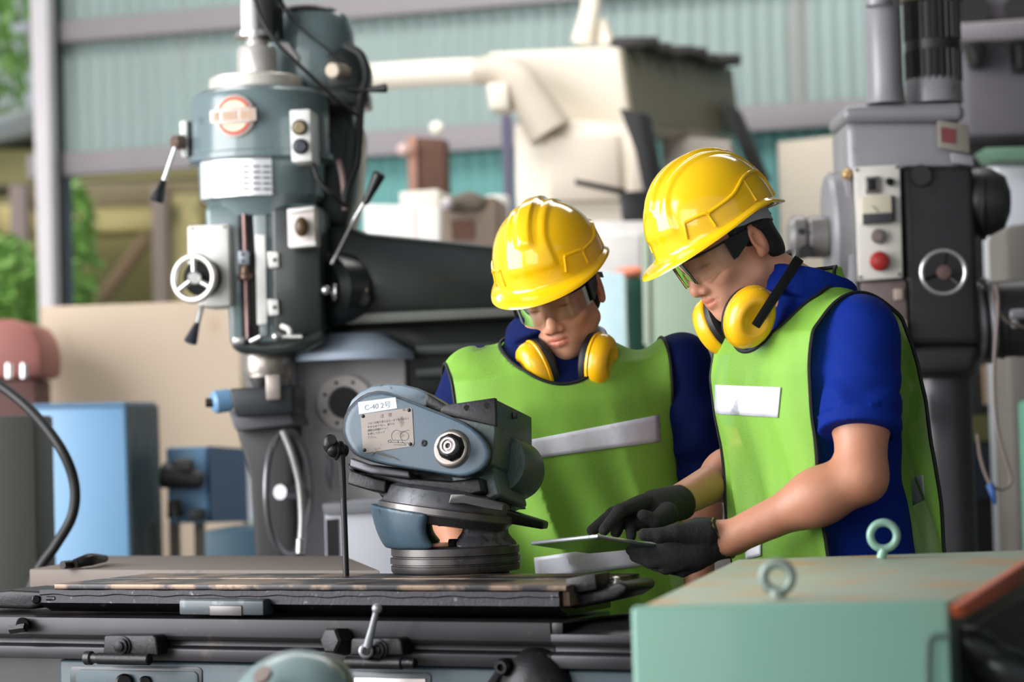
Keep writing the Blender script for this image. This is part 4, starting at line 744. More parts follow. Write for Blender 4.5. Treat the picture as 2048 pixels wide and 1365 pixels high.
obj('cover_rim', MB().loft(tear_rings([(.970, .0028), (.976, .0030), (.986, .0060), (.994, .010), (1.0, .016), (1.0, .055)])), mat('worn_rim', (70, 74, 79), 0.34, 0.45, 0.3, 40, wear=(112, 112, 116), wamt=0.3, wscale=50, bump=0.08, bscale=200), wh, angle=1.2)
obj('cover_edge', MB().loft(tear_rings([(1.004, .022), (1.012, .024), (1.012, .06), (1.0, .062)])), m_irond, wh, angle=0.8)
back = [(690, 850), (692, 822), (702, 800), (720, 783), (745, 771), (775, 767), (805, 769), (833, 776), (857, 786), (880, 800), (900, 812), (920, 830), (700, 880)]
obj('guard_back', MB().prism(fpl(back[:9]+[(855, 812), (760, 850), (700, 880)], .052), E*.045, .004, 3), mat('guard_blue_worn', (92, 106, 118), 0.38, 0.15, 0.2, 26, wear=(60, 62, 66), wamt=0.35, wscale=36), wh)
obj('guard_strap', MB().prism(fpl([(849, 784), (861, 790), (935, 836), (975, 868), (965, 880), (925, 850), (852, 812)], .05), E*.05, .003), m_irond, wh)
# label strip and instruction plate
xr = (fp(791, 795)-fp(716, 805)).normalized(); yr = (fp(716, 805)-fp(718, 829)).normalized()
lb_ = obj('paper_label', MB().prism(fpl([(716, 805), (791, 795), (794, 817), (718, 829)], -.0005), E*.0008, 0), mat('label_paper', (206, 212, 224), 0.6, 0, 0.03), wh, 'white paper label reading C-40 2号')
m_ink = mat('grey_ink', (104, 108, 118), 0.6)
text_mesh('label_text', 'C-40 2号', .0135, fp(729, 821, -.0007), xr, yr, m_ink, lb_, 0.0002, width=(fp(781, 810)-fp(729, 819)).length)
ip = obj('instruction_plate', MB().prism(fpl([(724, 829), (821, 816), (824, 819), (828, 889), (825, 893), (730, 907), (726, 904), (721, 832)], -.0012), E*.0016, 0), mat('worn_brass_plate', (112, 104, 98), 0.4, 0.5, 0.15, 30, wear=(78, 62, 58), wamt=0.32, wscale=40), wh, 'riveted metal instruction plate with Japanese text')
for x, y in ((726, 833), (818, 821), (729, 901), (821, 889)):
    obj('rivet', MB().lathe(fp(x, y, -.001), -E, [(.0034, 0), (.0034, .001), (.0024, .0026), (0, .003)], 14), m_irond, ip)
xp = (fp(821, 817)-fp(724, 830)).normalized(); yp = (fp(722, 832)-fp(727, 900)).normalized()
m_pi = mat('plate_ink', (58, 50, 48), 0.6)
def line(txt, x0, y0, x1, y1, s): text_mesh('plate_text', txt, s, fp(x0, y0, -.0013), xp, yp, m_pi, ip, 0.00015, width=(fp(x1, y1, -.0013)-fp(x0, y0, -.0013)).length)
line('注   意', 760, 836, 784, 832, .0078)
line('ベルトの取り替えはモータ下部のボルト', 735, 850, 818, 839, .0052)
line('をゆるめて行い、張りの', 735, 857, 789, 850, .0052)
line('調整は両端のナット', 735, 864, 777, 858.5, .0052)
line('を廻して行って', 735, 871, 770, 866.5, .0052)
line('下さい。', 735, 878, 752, 876, .0052)
dr = MB()
def stroke(pts, r=.0004, sm=True): dr.tube([fp(x, y, -.0014) for x, y in pts], r, 6, sm, 5)
stroke([(785, 881), (783, 873), (785, 866), (791, 861), (797, 862), (803, 864), (812, 862), (818, 861)])
stroke([(809+8.5*math.cos(t*.524), 873+8.5*math.sin(t*.524)) for t in range(13)])
stroke([(780, 885), (800, 886), (818, 887)], sm=False); stroke([(776, 882), (781, 880), (783, 884), (777, 886), (776, 882)], sm=False)
stroke([(785, 881), (801, 881)], sm=False); stroke([(796, 882), (796, 887)], .0006, False); stroke([(788, 890), (812, 891)], sm=False)
stroke([(803, 880), (806, 886), (812, 890)])
obj('plate_drawing', dr, m_pi, ip)
tw = MB().tube([fp(742, 911, -.003), fp(750, 905, -.006), fp(756, 904, -.005), fp(768, 909, -.004), fp(784, 915, -.004), fp(795, 921, -.005)], .0007, 6).tube([fp(744, 910, -.003), fp(752, 907, -.004), fp(766, 911, -.003), fp(790, 917, -.004)], .0006, 6)
obj('wire_twist', tw, mat('old_wire', (120, 110, 96), 0.4, 0.5), wh)
# screw and spindle
obj('cover_screw', MB().lathe(fp(848, 887, 0), -E, [(.0062, 0), (.0062, .0015), (.0046, .002), (.003, .002), (.003, -.001)], 20), m_iron, wh)
sp_ = obj('spindle_flange', MB().lathe(fp(905, 899, .002), -E, [(.036, 0), (.036, .004), (.034, .006), (.033, .010), (.030, .012), (.028, .012)], 48), mat('flange_steel', (150, 140, 132), 0.28, 0.8, 0.15, 24), wh)
obj('spindle_nut', MB().lathe(fp(904, 896, -.01), -E, [(.0255, 0), (.0255, .006), (.0235, .009), (.0235, .016), (.019, .02)], 8), m_irond, sp_)
obj('spindle_end', MB().lathe(fp(901, 894, -.028), -E, [(.017, 0), (.017, .012), (.015, .014), (.0115, .014), (.0105, .011), (.008, .0115), (.0075, .013), (.005, .013), (.0045, .004)], 32), m_ground, sp_)
# housing block and motor behind the cover
bk = fpl([(880, 815), (990, 797), (991, 866), (985, 930), (940, 958), (880, 950)], .045)
dv = at(1064, 834, HY+.10)-fp(990, 797, .045)
obj('housing_block', MB().prism(bk, dv, .004, 3), m_hd, wh)
tp = obj('top_plate', MB().prism(fpl([(886, 811), (990, 795.5), (991, 853), (880, 828)], .040), E*.012, .002), m_irond, wh)
for x, y in ((933, 816), (973, 811)): obj('bolt_hole', MB().cyl(fp(x, y, .038), fp(x, y, .045), .0052, seg=16), m_black, tp)
nt_ = fp(990, 797, .045)+dv*.47
obj('lug_slot', MB().box(nt_+V(.004, -.004, -.016), (.009, .012, .012), bev=.001), m_black, wh)
mc0 = fp(964, 914, .05)+dv*.4
obj('motor_barrel', MB().lathe(mc0, dv.normalized(), [(.056, 0), (.058, .01), (.058, dv.length*.50), (.053, dv.length*.58), (.03, dv.length*.6)], 44), m_hd, wh)
obj('housing_skirt', MB().prism(fpl([(900, 940), (985, 925), (1000, 992), (960, 1008), (905, 995)], .06), dv*.75, .006, 3), m_hd, wh)
# base under the cover, clamp bar and swivel plate
obj('slide_base', MB().prism(fpl([(692, 925), (716, 940), (818, 956), (900, 962), (960, 955), (965, 985), (900, 1000), (820, 975), (745, 955), (698, 942)], .03), E*.1, .005, 3), m_irond, wh)
obj('slide_body', MB().prism(fpl([(712, 925), (955, 950), (1000, 1000), (880, 1004), (762, 996)], .07), E*.14, .006, 3), m_irond, wh)
obj('slide_lip', MB().prism(fpl([(700, 915), (745, 931), (818, 942), (820, 957), (740, 948), (698, 934)], .022), E*.05, .004, 3), mat('lip_grey', (74, 74, 78), 0.38, 0.5, 0.2, 30), wh)
obj('clamp_bar', MB().prism(fpl([(697, 944), (703, 941), (752, 958), (772, 962), (770, 986), (735, 980), (694, 968)], .02), E*.05, .006, 3), m_irond, wh)
obj('swivel_plate', MB().lathe(SWC-axT*.016, axT, [(.09, -.012), (.115, -.010), (.122, .002), (.1255, .005), (.1255, .018), (.122, .020), (.122, .022), (.05, .024)], 72), mat('swivel_iron', (84, 82, 86), 0.36, 0.7, 0.25, 26, wear=(120, 116, 116), wamt=0.25, wscale=30, bump=0.2, bscale=160), wh)
obj('plate_rim', MB().lathe(SWC-axT*.010, axT, [(.1255, 0), (.1268, .001), (.1268, .012), (.1255, .013)], 72), mat('plate_rim_steel', (116, 112, 110), 0.35, 0.8, 0.2, 20), wh)
obj('collar', MB().lathe(SWC+axT*.006, axT, [(.119, 0), (.117, .016), (.112, .028), (.10, .034), (.06, .036)], 56), mat('collar_grey', (84, 84, 88), 0.4, 0.4, 0.25, 22, wear=(64, 64, 66), wamt=0.35, wscale=34), wh)
obj('scale_plate', MB().prism([P_(902, 989, -.135), P_(930, 990, -.14), P_(975, 999, -.138), P_(1008, 1008, -.125), P_(1006, 1024, -.125), P_(970, 1016, -.138), P_(928, 1008, -.14), P_(897, 1008, -.135)], (0, .02, 0), .002), mat('scale_bright', (112, 108, 106), 0.3, 0.8, 0.15, 20), wh)
obj('swivel_handle', MB().prism([P_(985, 1012, -.06), P_(1030, 1026, -.02), P_(1088, 1044, .02), P_(1086, 1060, .02), P_(1026, 1050, -.02), P_(980, 1035, -.06)], (.01, .06, -.002), .004, 3), m_irond, wh)
# eye knob with the hanging rod at the left
ek = obj('eye_knob', MB().ball(P_(660, 888, -.08), (.014, .014, .019)).ball(P_(668, 900, -.08), .015).cyl(P_(662, 900, -.08), P_(690, 902, -.05), .0125, bev=.003).torus(P_(672, 901, -.075), V(1, .4, 0), .014, .005).torus(P_(680, 901, -.065), V(1, .4, 0), .014, .005), m_irond, wh)
obj('eye_hole', MB().cyl(P_(664, 880, -.096), P_(664, 880, -.08), .008, seg=16), m_black, ek)
obj('pull_rod', MB().tube([P_(682, 910, -.08), P_(684, 935, -.08), P_(687, 1000, -.08)], [.008, .0065, .0058]).cyl(P_(687, 998, -.08), V(P_(692, 1140, -.08).x, HY-.08, ZT+.001), .0058), m_black, wh)

# ------------------------------------------------------------------ mint green machine box, close to the camera at the right
YG = 3.0
G0, G1 = at(1262, 1216, YG), at(1893, 1198, YG)
ZG = G0.z
G0 = atz(1262, 1215, ZG); G1 = atz(1898, 1203, ZG); G2 = atz(2140, 1098, ZG); G3 = atz(1472, 1120, ZG)
m_mint = mat('mint_green_paint', (119, 163, 146), 0.42, 0, 0.06, 5, wear=(136, 156, 140), wamt=0.08, wscale=9, coat=0.1)
gx_ = thing('green_machine_box', 'blurred mint green machine box with two lifting eyes at the lower right', 'machine', V((G0.x+G2.x)/2, (G0.y+G2.y)/2, 0))
fl_ = [G0, G1, V(G1.x, G1.y, 0.02), V(G0.x, G0.y, 0.02)]
obj('front_panel', MB().prism(fl_, (0.004, .03, 0), .006, 3), m_mint, gx_)
obj('top_panel', MB().prism([G0+V(.004, .006, -.003), G1+V(-.004, .006, -.003), G2, G3], (0, 0, -.02), .004), mat('dusty_mint_top', (156, 166, 146), 0.5, 0, 0.12, 6, wear=(178, 150, 112), wamt=0.42, wscale=7), gx_)
sd_ = V(G2.x-G1.x, G2.y-G1.y, 0)
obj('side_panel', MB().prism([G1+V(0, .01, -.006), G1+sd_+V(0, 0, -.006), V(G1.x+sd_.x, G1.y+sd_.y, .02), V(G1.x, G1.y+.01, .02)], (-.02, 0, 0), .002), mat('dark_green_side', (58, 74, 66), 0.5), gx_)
obj('core', MB().prism([V(G0.x+.01, G0.y+.02, ZG-.04), V(G1.x-.03, G1.y+.02, ZG-.04), V(G2.x-.04, G2.y, ZG-.04), V(G3.x+.01, G3.y, ZG-.04)], (0, 0, -.8), 0), m_milld, gx_)
def eye(x, y, z_, R, r, label=None):
    pass
pe = atz(1556, 1196, ZG)
e1 = obj('lifting_eye', MB().torus(pe+V(0, 0, .026), V(.25, 1, 0), .018, .0068).cyl(pe, pe+V(0, 0, .01), .011), mat('eye_grey', (126, 138, 130), 0.4, 0.3), gx_)
pe2 = atz(1762, 1118, ZG)
k2 = mpx(pe2.y)
e2 = obj('lifting_eye', MB().torus(at(1767, 1072, pe2.y), V(.1, 1, 0), 26*k2, 8*k2).cyl(pe2, at(1767, 1100, pe2.y), 10*k2), mat('eye_mint', (132, 170, 152), 0.4, 0.1), gx_)
gq = V(.0, -.001, 0)
def gfront(px, py, off=-.003): return atp(px, py, G0+V(0, off, 0), V(-(G1-G0).y, (G1-G0).x, 0).normalized())
obj('front_slot', MB().tube([gfront(1856, 1420), gfront(1856, 1300), gfront(1862, 1276), gfront(1880, 1272), gfront(1900, 1272)], .004, 8), mat('slot_shadow_green', (78, 100, 92), 0.6), gx_)
# dark block with an orange stripe beside it
ob = gx_
def sp2(px, py, dx=.015): 
    n = Vector((sd_.y, -sd_.x, 0)).normalized(); return atp(px, py, G1+n*dx, n)
s_a = [sp2(1900, 1212), sp2(2100, 1085), sp2(2100, 1130), sp2(1905, 1236)]
obj('orange_stripe', MB().prism(s_a, (.015, 0, 0), .002), mat('worn_orange_paint', (178, 84, 52), 0.5, 0, 0.15, 9), ob)
blk = MB().prism([at(1908, 1258, YG+.02), at(2120, 1150, YG+.25), V(at(2120, 1150, YG+.25).x, YG+.25, .02), V(at(1908, 1258, YG+.02).x, YG+.02, .02)], (.2, .2, 0), .012, 3)
obj('side_casting', blk, mat('gloss_black_cast', (40, 42, 42), 0.25, 0.3, 0.3, 14, bump=0.6, bscale=20), ob)
for (x, y, r) in ((1960, 1300, .03), (2030, 1352, .04)):
    obj('casting_boss', MB().ball(at(x, y, YG+.045), (r*1.6, r, r*.8), Matrix.Rotation(.5, 3, 'Y')), mat('gloss_black_cast', (40, 42, 42)), ob)
# ------------------------------------------------------------------ smooth solid modelling for bodies, clothes and castings
def nets(fn, lo, hi, h, smooth=1):
    lo = np.array(lo, np.float32); n = (np.ceil((np.array(hi)-lo)/h)).astype(int)+1
    ax = [lo[i]+h*np.arange(n[i], dtype=np.float32) for i in range(3)]
    G = np.stack(np.meshgrid(*ax, indexing='ij'), -1).reshape(-1, 3).astype(np.float32)
    Vv = np.empty(len(G), np.float32); CH = 400000
    for i in range(0, len(G), CH): Vv[i:i+CH] = fn(G[i:i+CH])
    D = Vv.reshape(n); S = D < 0; m = n-1
    acc = np.zeros((*m, 3), np.float32); cnt = np.zeros(m, np.float32)
    def sl(o): return tuple(slice(o[i], o[i]+m[i]) for i in range(3))
    for a in range(3):
        b, c = [k for k in range(3) if k != a]
        for ob in (0, 1):
            for oc in (0, 1):
                o0 = [0, 0, 0]; o0[b] = ob; o0[c] = oc; o1 = list(o0); o1[a] = 1
                A = D[sl(o0)]; B = D[sl(o1)]; msk = S[sl(o0)] != S[sl(o1)]
                t = np.where(msk, A/np.where(msk, A-B, 1), 0)
                acc[..., a] += np.where(msk, t, 0); acc[..., b] += np.where(msk, ob, 0); acc[..., c] += np.where(msk, oc, 0); cnt += msk
    act = cnt > 0; idx = -np.ones(m, np.int64); idx[act] = np.arange(act.sum())
    ijk = np.argwhere(act).astype(np.float32); P = lo+h*(ijk+acc[act]/cnt[act][:, None])
    Fs = []
    for a in range(3):
        b, c = (a+1) % 3, (a+2) % 3
        s0 = [slice(1, m[i]) for i in range(3)]; s0[a] = slice(0, m[a]); s1 = list(s0); s1[a] = slice(1, m[a]+1)
        A = S[tuple(s0)]; B = S[tuple(s1)]; ch = np.argwhere(A != B)
        if not len(ch): continue
        off = np.array([1, 1, 1]); off[a] = 0; ce = ch+off
        eb = np.zeros(3, int); eb[b] = 1; ec = np.zeros(3, int); ec[c] = 1
        q = np.stack([idx[tuple((ce-eb-ec).T)], idx[tuple((ce-ec).T)], idx[tuple(ce.T)], idx[tuple((ce-eb).T)]], 1)
        fl = ~A[tuple(ch.T)]; q[fl] = q[fl][:, ::-1]; Fs.append(q)
    Q = np.concatenate(Fs); Q = Q[(Q >= 0).all(1)]
    for _ in range(smooth): P = lap(P, Q, 0.5)
    return P, Q
def lap(P, Q, f):
    E = np.concatenate([Q[:, [i, (i+1) % 4]] for i in range(4)]); E = np.concatenate([E, E[:, ::-1]])
    s = np.zeros_like(P); np.add.at(s, E[:, 0], P[E[:, 1]]); k = np.bincount(E[:, 0], minlength=len(P))[:, None]
    return np.where(k > 0, P*(1-f)+f*s/np.maximum(k, 1), P).astype(np.float32)
def A3(v): return np.array(v, np.float32)
def smin(a, b, k):
    if k <= 0: return np.minimum(a, b)
    h = np.clip(0.5+0.5*(b-a)/k, 0, 1); return b+(a-b)*h-k*h*(1-h)
def smax(a, b, k): return -smin(-a, -b, k)
def sph(P, c, r): return np.linalg.norm(P-A3(c), axis=1)-r
def ell(P, c, r, R=None):
    p = P-A3(c)
    if R is not None: p = p @ np.array(R, np.float32)
    r = A3(r); k0 = np.linalg.norm(p/r, axis=1); k1 = np.linalg.norm(p/(r*r), axis=1)+1e-9
    return k0*(k0-1)/k1
def cone(P, a, b, ra, rb=None):
    rb = ra if rb is None else rb; a, b = A3(a), A3(b); ab = b-a; p = P-a
    t = np.clip((p @ ab)/(ab @ ab), 0, 1); return np.linalg.norm(p-t[:, None]*ab, axis=1)-(ra+(rb-ra)*t)
def chain(P, pts, rs, k=0.006):
    d = None
    for i in range(len(pts)-1):
        e = cone(P, pts[i], pts[i+1], rs[i], rs[i+1]); d = e if d is None else smin(d, e, k)
    return d
def rotm(yaw, pitch, roll):
    return np.array(Matrix.Rotation(roll, 3, 'Y') @ Matrix.Rotation(yaw, 3, 'Z') @ Matrix.Rotation(pitch, 3, 'X'), np.float32)
def mesh_np(name, P, Q, m, parent, label=None, angle=1.3):
    mb = MB(); mb.raw(P, Q); return obj(name, mb, m, parent, label, angle)
def vnoise(P, s, seed=0.0):
    x, y, z = (P*s+seed).T
    return (np.sin(x*1.7+1.3*np.sin(y*1.1+z*.7))+np.sin(y*2.1+1.7*np.sin(z*1.3+x*.5))+np.sin(z*1.9+1.1*np.sin(x*1.5-y*.8)))/3

# neck of the wheelhead: a bowl with an open window, blue outside; and its bare-iron leg
_n = np.array(HC, np.float32)
def neck_fn(P):
    p = P-_n; zz = p[:, 2]; t = np.clip((zz-.04)/.09, 0, 1)
    rr = (.1130+.0235*np.sqrt(np.clip(1-(1-np.clip(t*1.35, 0, 1))**2, 0, 1))).astype(np.float32)
    q = np.sqrt((p[:, 0]+.004+.016*t)**2+p[:, 1]**2); d = q-rr
    d = np.maximum(d, -(q-(rr-.03)))
    d = smax(d, zz-(.105-.16*p[:, 0]), .003); d = smax(d, .0475-zz, .003)
    d = smax(d, -ell(p, (-.017, -.1, .086), (.031, .5, .036), Matrix.Rotation(math.radians(12), 3, 'Y')), .018)
    return smax(d, p[:, 0]+.004, .008)
Pn, Qn = nets(neck_fn, _n+A3((-.17, -.16, .03)), _n+A3((.03, .16, .16)), .003, 2)
mesh_np('neck_bowl', Pn, Qn, m_hb, wh)
def leg_fn(P):
    p = P-_n; zz = p[:, 2]; t = np.clip((zz-.04)/.09, 0, 1)
    rr = np.interp(t, [0, .12, .3, .6, 1], [.122, .108, .094, .092, .104]).astype(np.float32)
    q = np.sqrt((p[:, 0]-.006)**2+(p[:, 1]*1.1)**2); d = q-rr
    d = np.maximum(d, -(q-(rr-.04)))
    d = smax(d, zz-(.105-.16*p[:, 0]), .003); d = smax(d, .0475-zz, .003)
    d = smax(d, -ell(p, (-.020, -.1, .086), (.037, .5, .037), Matrix.Rotation(math.radians(12), 3, 'Y')), .016)
    return smax(d, -.002-p[:, 0], .008)
Pn, Qn = nets(leg_fn, _n+A3((-.03, -.14, .03)), _n+A3((.15, .14, .16)), .003, 2)
mesh_np('neck_leg', Pn, Qn, mat('bare_grey_casting', (86, 86, 90), 0.42, 0.35, 0.25, 26, wear=(50, 50, 54), wamt=0.35, wscale=40, bump=0.3, bscale=150), wh)
obj('window_bolt', MB().bolt(P_(908, 1094, -.05), (0, 0, 1), .012, .014), m_irond, wh)
obj('window_bolt', MB().bolt(P_(887, 1042, -.04), (0, 0, -1), .013, .010), m_irond, wh)
# ------------------------------------------------------------------ head, hat, glasses, muffs (head frame: x to the wearer's left, -y forward, z up)
def head_fn(P, neck):
    d = ell(P, (0, .004, .045), (.077, .097, .085))
    d = smin(d, ell(P, (0, -.035, -.022), (.0635, .062, .082)), .03)
    for s in (-1, 1):
        d = smin(d, cone(P, (s*.054, -.006, -.055), (s*.018, -.066, -.092), .016, .015), .03)
        d = smin(d, ell(P, (s*.043, -.068, -.018), (.022, .018, .018)), .022)
        d = smin(d, cone(P, (s*.012, -.088, .030), (s*.045, -.074, .030), .010, .008), .014)
    d = smin(d, ell(P, (0, -.080, -.092), (.019, .014, .015)), .016)
    for s in (-1, 1):
        d = smax(d, -ell(P, (s*.031, -.101, .012), (.020, .015, .012)), .014)
        d = smin(d, sph(P, (s*.0315, -.0745, .011), .0135), .004)
    d = smin(d, cone(P, (0, -.086, .020), (0, -.107, -.024), .0085, .0105), .014)
    d = smin(d, sph(P, (0, -.109, -.029), .0115), .008)
    for s in (-1, 1):
        d = smin(d, ell(P, (s*.0135, -.100, -.0335), (.0085, .0105, .0085)), .006)
        d = smax(d, -ell(P, (s*.0065, -.1065, -.0415), (.0042, .006, .0045)), .003)
    d = smin(d, ell(P, (0, -.0755, -.060), (.034, .020, .026)), .018)
    for s in (-1, 1):
        d = smin(d, chain(P, [(0, -.0950, -.0545), (s*.009, -.0940, -.0540), (s*.022, -.0835, -.0580)], [.0052, .0054, .0030], .002), .006)
        d = smin(d, chain(P, [(0, -.0948, -.0655), (s*.010, -.0930, -.0650), (s*.021, -.0835, -.0600)], [.0062, .0060, .0030], .002), .006)
    for s in (-1, 1): d = smax(d, -chain(P, [(0, -.1012, -.0600), (s*.012, -.0992, -.0596), (s*.0255, -.0870, -.0582)], [.0017, .0016, .0012], .001), .0022)
    for s in (-1, 1):
        R = Matrix.Rotation(s*.35, 3, 'Z') @ Matrix.Rotation(.18, 3, 'X')
        e = ell(P, (s*.0815, .012, .0), (.0095, .019, .033), R)
        e = smax(e, -ell(P, (s*.0935, .006, .003), (.0085, .0105, .02), R), .004)
        e = smin(e, ell(P, (s*.082, .004, -.024), (.007, .008, .010), R), .006)
        d = smin(d, e, .007)
    d = smin(d, cone(P, (0, .022, -.045), neck, .054, .058), .025)
    return d
m_skin = mat('skin', (212, 154, 126), 0.46, 0, 0.06, 40, attr='tint', sss=0.12, bump=0.12, bscale=420)
m_hair = mat('black_hair', (20, 17, 16), 0.45, 0, 0.3, 60, bump=0.5, bscale=260, stretch=(1, 1, .25))
m_hat = mat('glossy_yellow_shell', (250, 196, 12), 0.16, 0, 0.03, 8, coat=0.6)
m_muff = mat('yellow_muff_plastic', (246, 186, 22), 0.26, 0, 0.05, 20, coat=0.3, wear=(206, 150, 30), wamt=0.06, wscale=60)
m_cush = mat('black_cushion', (22, 22, 24), 0.5, 0, 0.1)
m_strap = mat('grey_suspension', (170, 172, 178), 0.5)
m_blueshirt = mat('royal_blue_polo', (8, 38, 126), 0.75, 0, 0.12, 60, bump=0.35, bscale=700)
m_navyshirt = mat('navy_polo', (8, 24, 76), 0.75, 0, 0.12, 60, bump=0.35, bscale=700)
m_glove = mat('charcoal_knit_glove', (25, 24, 25), 0.85, 0, 0.3, 140, bump=0.8, bscale=520)
m_trouser = mat('dark_navy_trousers', (24, 30, 56), 0.8, 0, 0.1, 30)
for m_ in (m_blueshirt, m_navyshirt): m_.node_tree.nodes['Principled BSDF'].inputs['Specular IOR Level'].default_value = 0.12
m_pipe = mat('black_vest_piping', (16, 18, 18), 0.7)
m_refl = mat('silver_reflective_tape', (216, 216, 224), 0.32, 0.0, 0.08, 30, bump=0.3, bscale=40, wear=(168, 168, 178), wamt=0.25, wscale=12)
def vest_material():
    m = bpy.data.materials.new('lime_mesh_fabric'); m.use_nodes = True; nt = m.node_tree; N = nt.nodes; L = nt.links
    b = N['Principled BSDF']; out = N['Material Output']; b.inputs['Base Color'].default_value = lin((168, 220, 92))+(1,); b.inputs['Roughness'].default_value = 0.6
    tc = N.new('ShaderNodeTexCoord'); vo = N.new('ShaderNodeTexVoronoi'); vo.inputs['Scale'].default_value = 700; L.new(tc.outputs['Object'], vo.inputs['Vector'])
    mr = N.new('ShaderNodeMapRange'); mr.inputs['From Min'].default_value = 0.28; mr.inputs['From Max'].default_value = 0.42; mr.inputs['To Min'].default_value = 0.42; mr.inputs['To Max'].default_value = 0.26; L.new(vo.outputs['Distance'], mr.inputs['Value'])
    tl = N.new('ShaderNodeBsdfTranslucent'); tl.inputs['Color'].default_value = lin((176, 236, 84))+(1,)
    tr = N.new('ShaderNodeBsdfTransparent'); m1 = N.new('ShaderNodeMixShader'); m1.inputs[0].default_value = 0.35; L.new(b.outputs[0], m1.inputs[1]); L.new(tl.outputs[0], m1.inputs[2])
    mp = N.new('ShaderNodeMapping'); mp.inputs['Scale'].default_value = (1, 1, .3); L.new(tc.outputs['Object'], mp.inputs['Vector']); nz = N.new('ShaderNodeTexNoise'); nz.inputs['Scale'].default_value = 9; nz.inputs['Detail'].default_value = 2; L.new(mp.outputs['Vector'], nz.inputs['Vector'])
    m3 = N.new('ShaderNodeMapRange'); m3.inputs['From Min'].default_value = .40; m3.inputs['From Max'].default_value = .66; m3.inputs['To Min'].default_value = .65; m3.inputs['To Max'].default_value = 1.7; L.new(nz.outputs['Fac'], m3.inputs['Value']); mu = N.new('ShaderNodeMath'); mu.operation = 'MULTIPLY'; L.new(mr.outputs[0], mu.inputs[0]); L.new(m3.outputs[0], mu.inputs[1])
    m2 = N.new('ShaderNodeMixShader'); L.new(mu.outputs[0], m2.inputs[0]); L.new(m1.outputs[0], m2.inputs[1]); L.new(tr.outputs[0], m2.inputs[2]); L.new(m2.outputs[0], out.inputs[0]); return m
m_vest = vest_material()
def lens_material():
    m = bpy.data.materials.new('clear_safety_lens'); m.use_nodes = True; nt = m.node_tree; N = nt.nodes; L = nt.links; out = N['Material Output']; N.remove(N['Principled BSDF'])
    tr = N.new('ShaderNodeBsdfTransparent'); tr.inputs['Color'].default_value = (.93, .95, .93, 1); gl = N.new('ShaderNodeBsdfGlossy'); gl.inputs['Roughness'].default_value = 0.04; gl.inputs['Color'].default_value = (.85, .95, .88, 1)
    fr = N.new('ShaderNodeFresnel'); fr.inputs['IOR'].default_value = 1.32; mx = N.new('ShaderNodeMixShader'); L.new(fr.outputs[0], mx.inputs[0]); L.new(tr.outputs[0], mx.inputs[1]); L.new(gl.outputs[0], mx.inputs[2]); L.new(mx.outputs[0], out.inputs[0]); return m
m_lens = lens_material()

class Head:
    def __init__(s, yaw, pitch, roll, o, sc=1.0):
        s.R = rotm(math.radians(yaw), math.radians(pitch), math.radians(roll)); s.o = A3(o); s.s = sc
    def w(s, P): return s.o+(A3(P).reshape(-1, 3)*s.s) @ s.R.T
    def v(s, p): return Vector(s.w(p)[0])
    def d(s, p): return Vector(s.R @ A3(p))
    def loc(s, p): return ((A3(p)-s.o) @ s.R)/s.s

def hat_surface():
    """rows from the crown to the brim edge; returns function (theta, row) and the grid"""
    def dome(th, ph, off=0.0):
        c, sn = math.cos(th), math.sin(th)
        sp, cp = math.sin(ph)**0.9, max(0.0, math.cos(ph))**0.92
        ax, ay, hh = .112, (.136 if sn < 0 else .122), .133
        p = V(ax*sp*c, ay*sp*sn, .056+hh*cp); n = V(p.x/ax**2, p.y/ay**2, max(0, (p.z-.056))/hh**2).normalized()
        rise = 0.0
        x = abs(p.x); k = lambda a, b, t: max(0, min(1, (t-a)/(b-a)))**2*(3-2*max(0, min(1, (t-a)/(b-a))))
        front = 1.0 if sn < 0 else 1.0
        rise += .0065*(1-k(.011, .017, x))*(1-k(1.02, 1.12, ph))
        w = .040 if sn > 0 else .040+.01*k(.9, 1.5, ph)
        rise += .0042*(1-k(w, w+.006, x))*(1-k(1.38, 1.5, ph) if sn < 0 else 1-k(1.25, 1.4, ph))
        rise += -.002*math.exp(-((x-.026)/.004)**2)*(1-k(1.05, 1.2, ph))
        return p+n*(rise+off)
    return dome
def rim_z(th):
    sn = math.sin(th); return .046-.008*max(0, -sn)**3+.016*math.exp(-((math.degrees(th)-18)/32)**2)+.016*math.exp(-((math.degrees(th)-162)/32)**2)
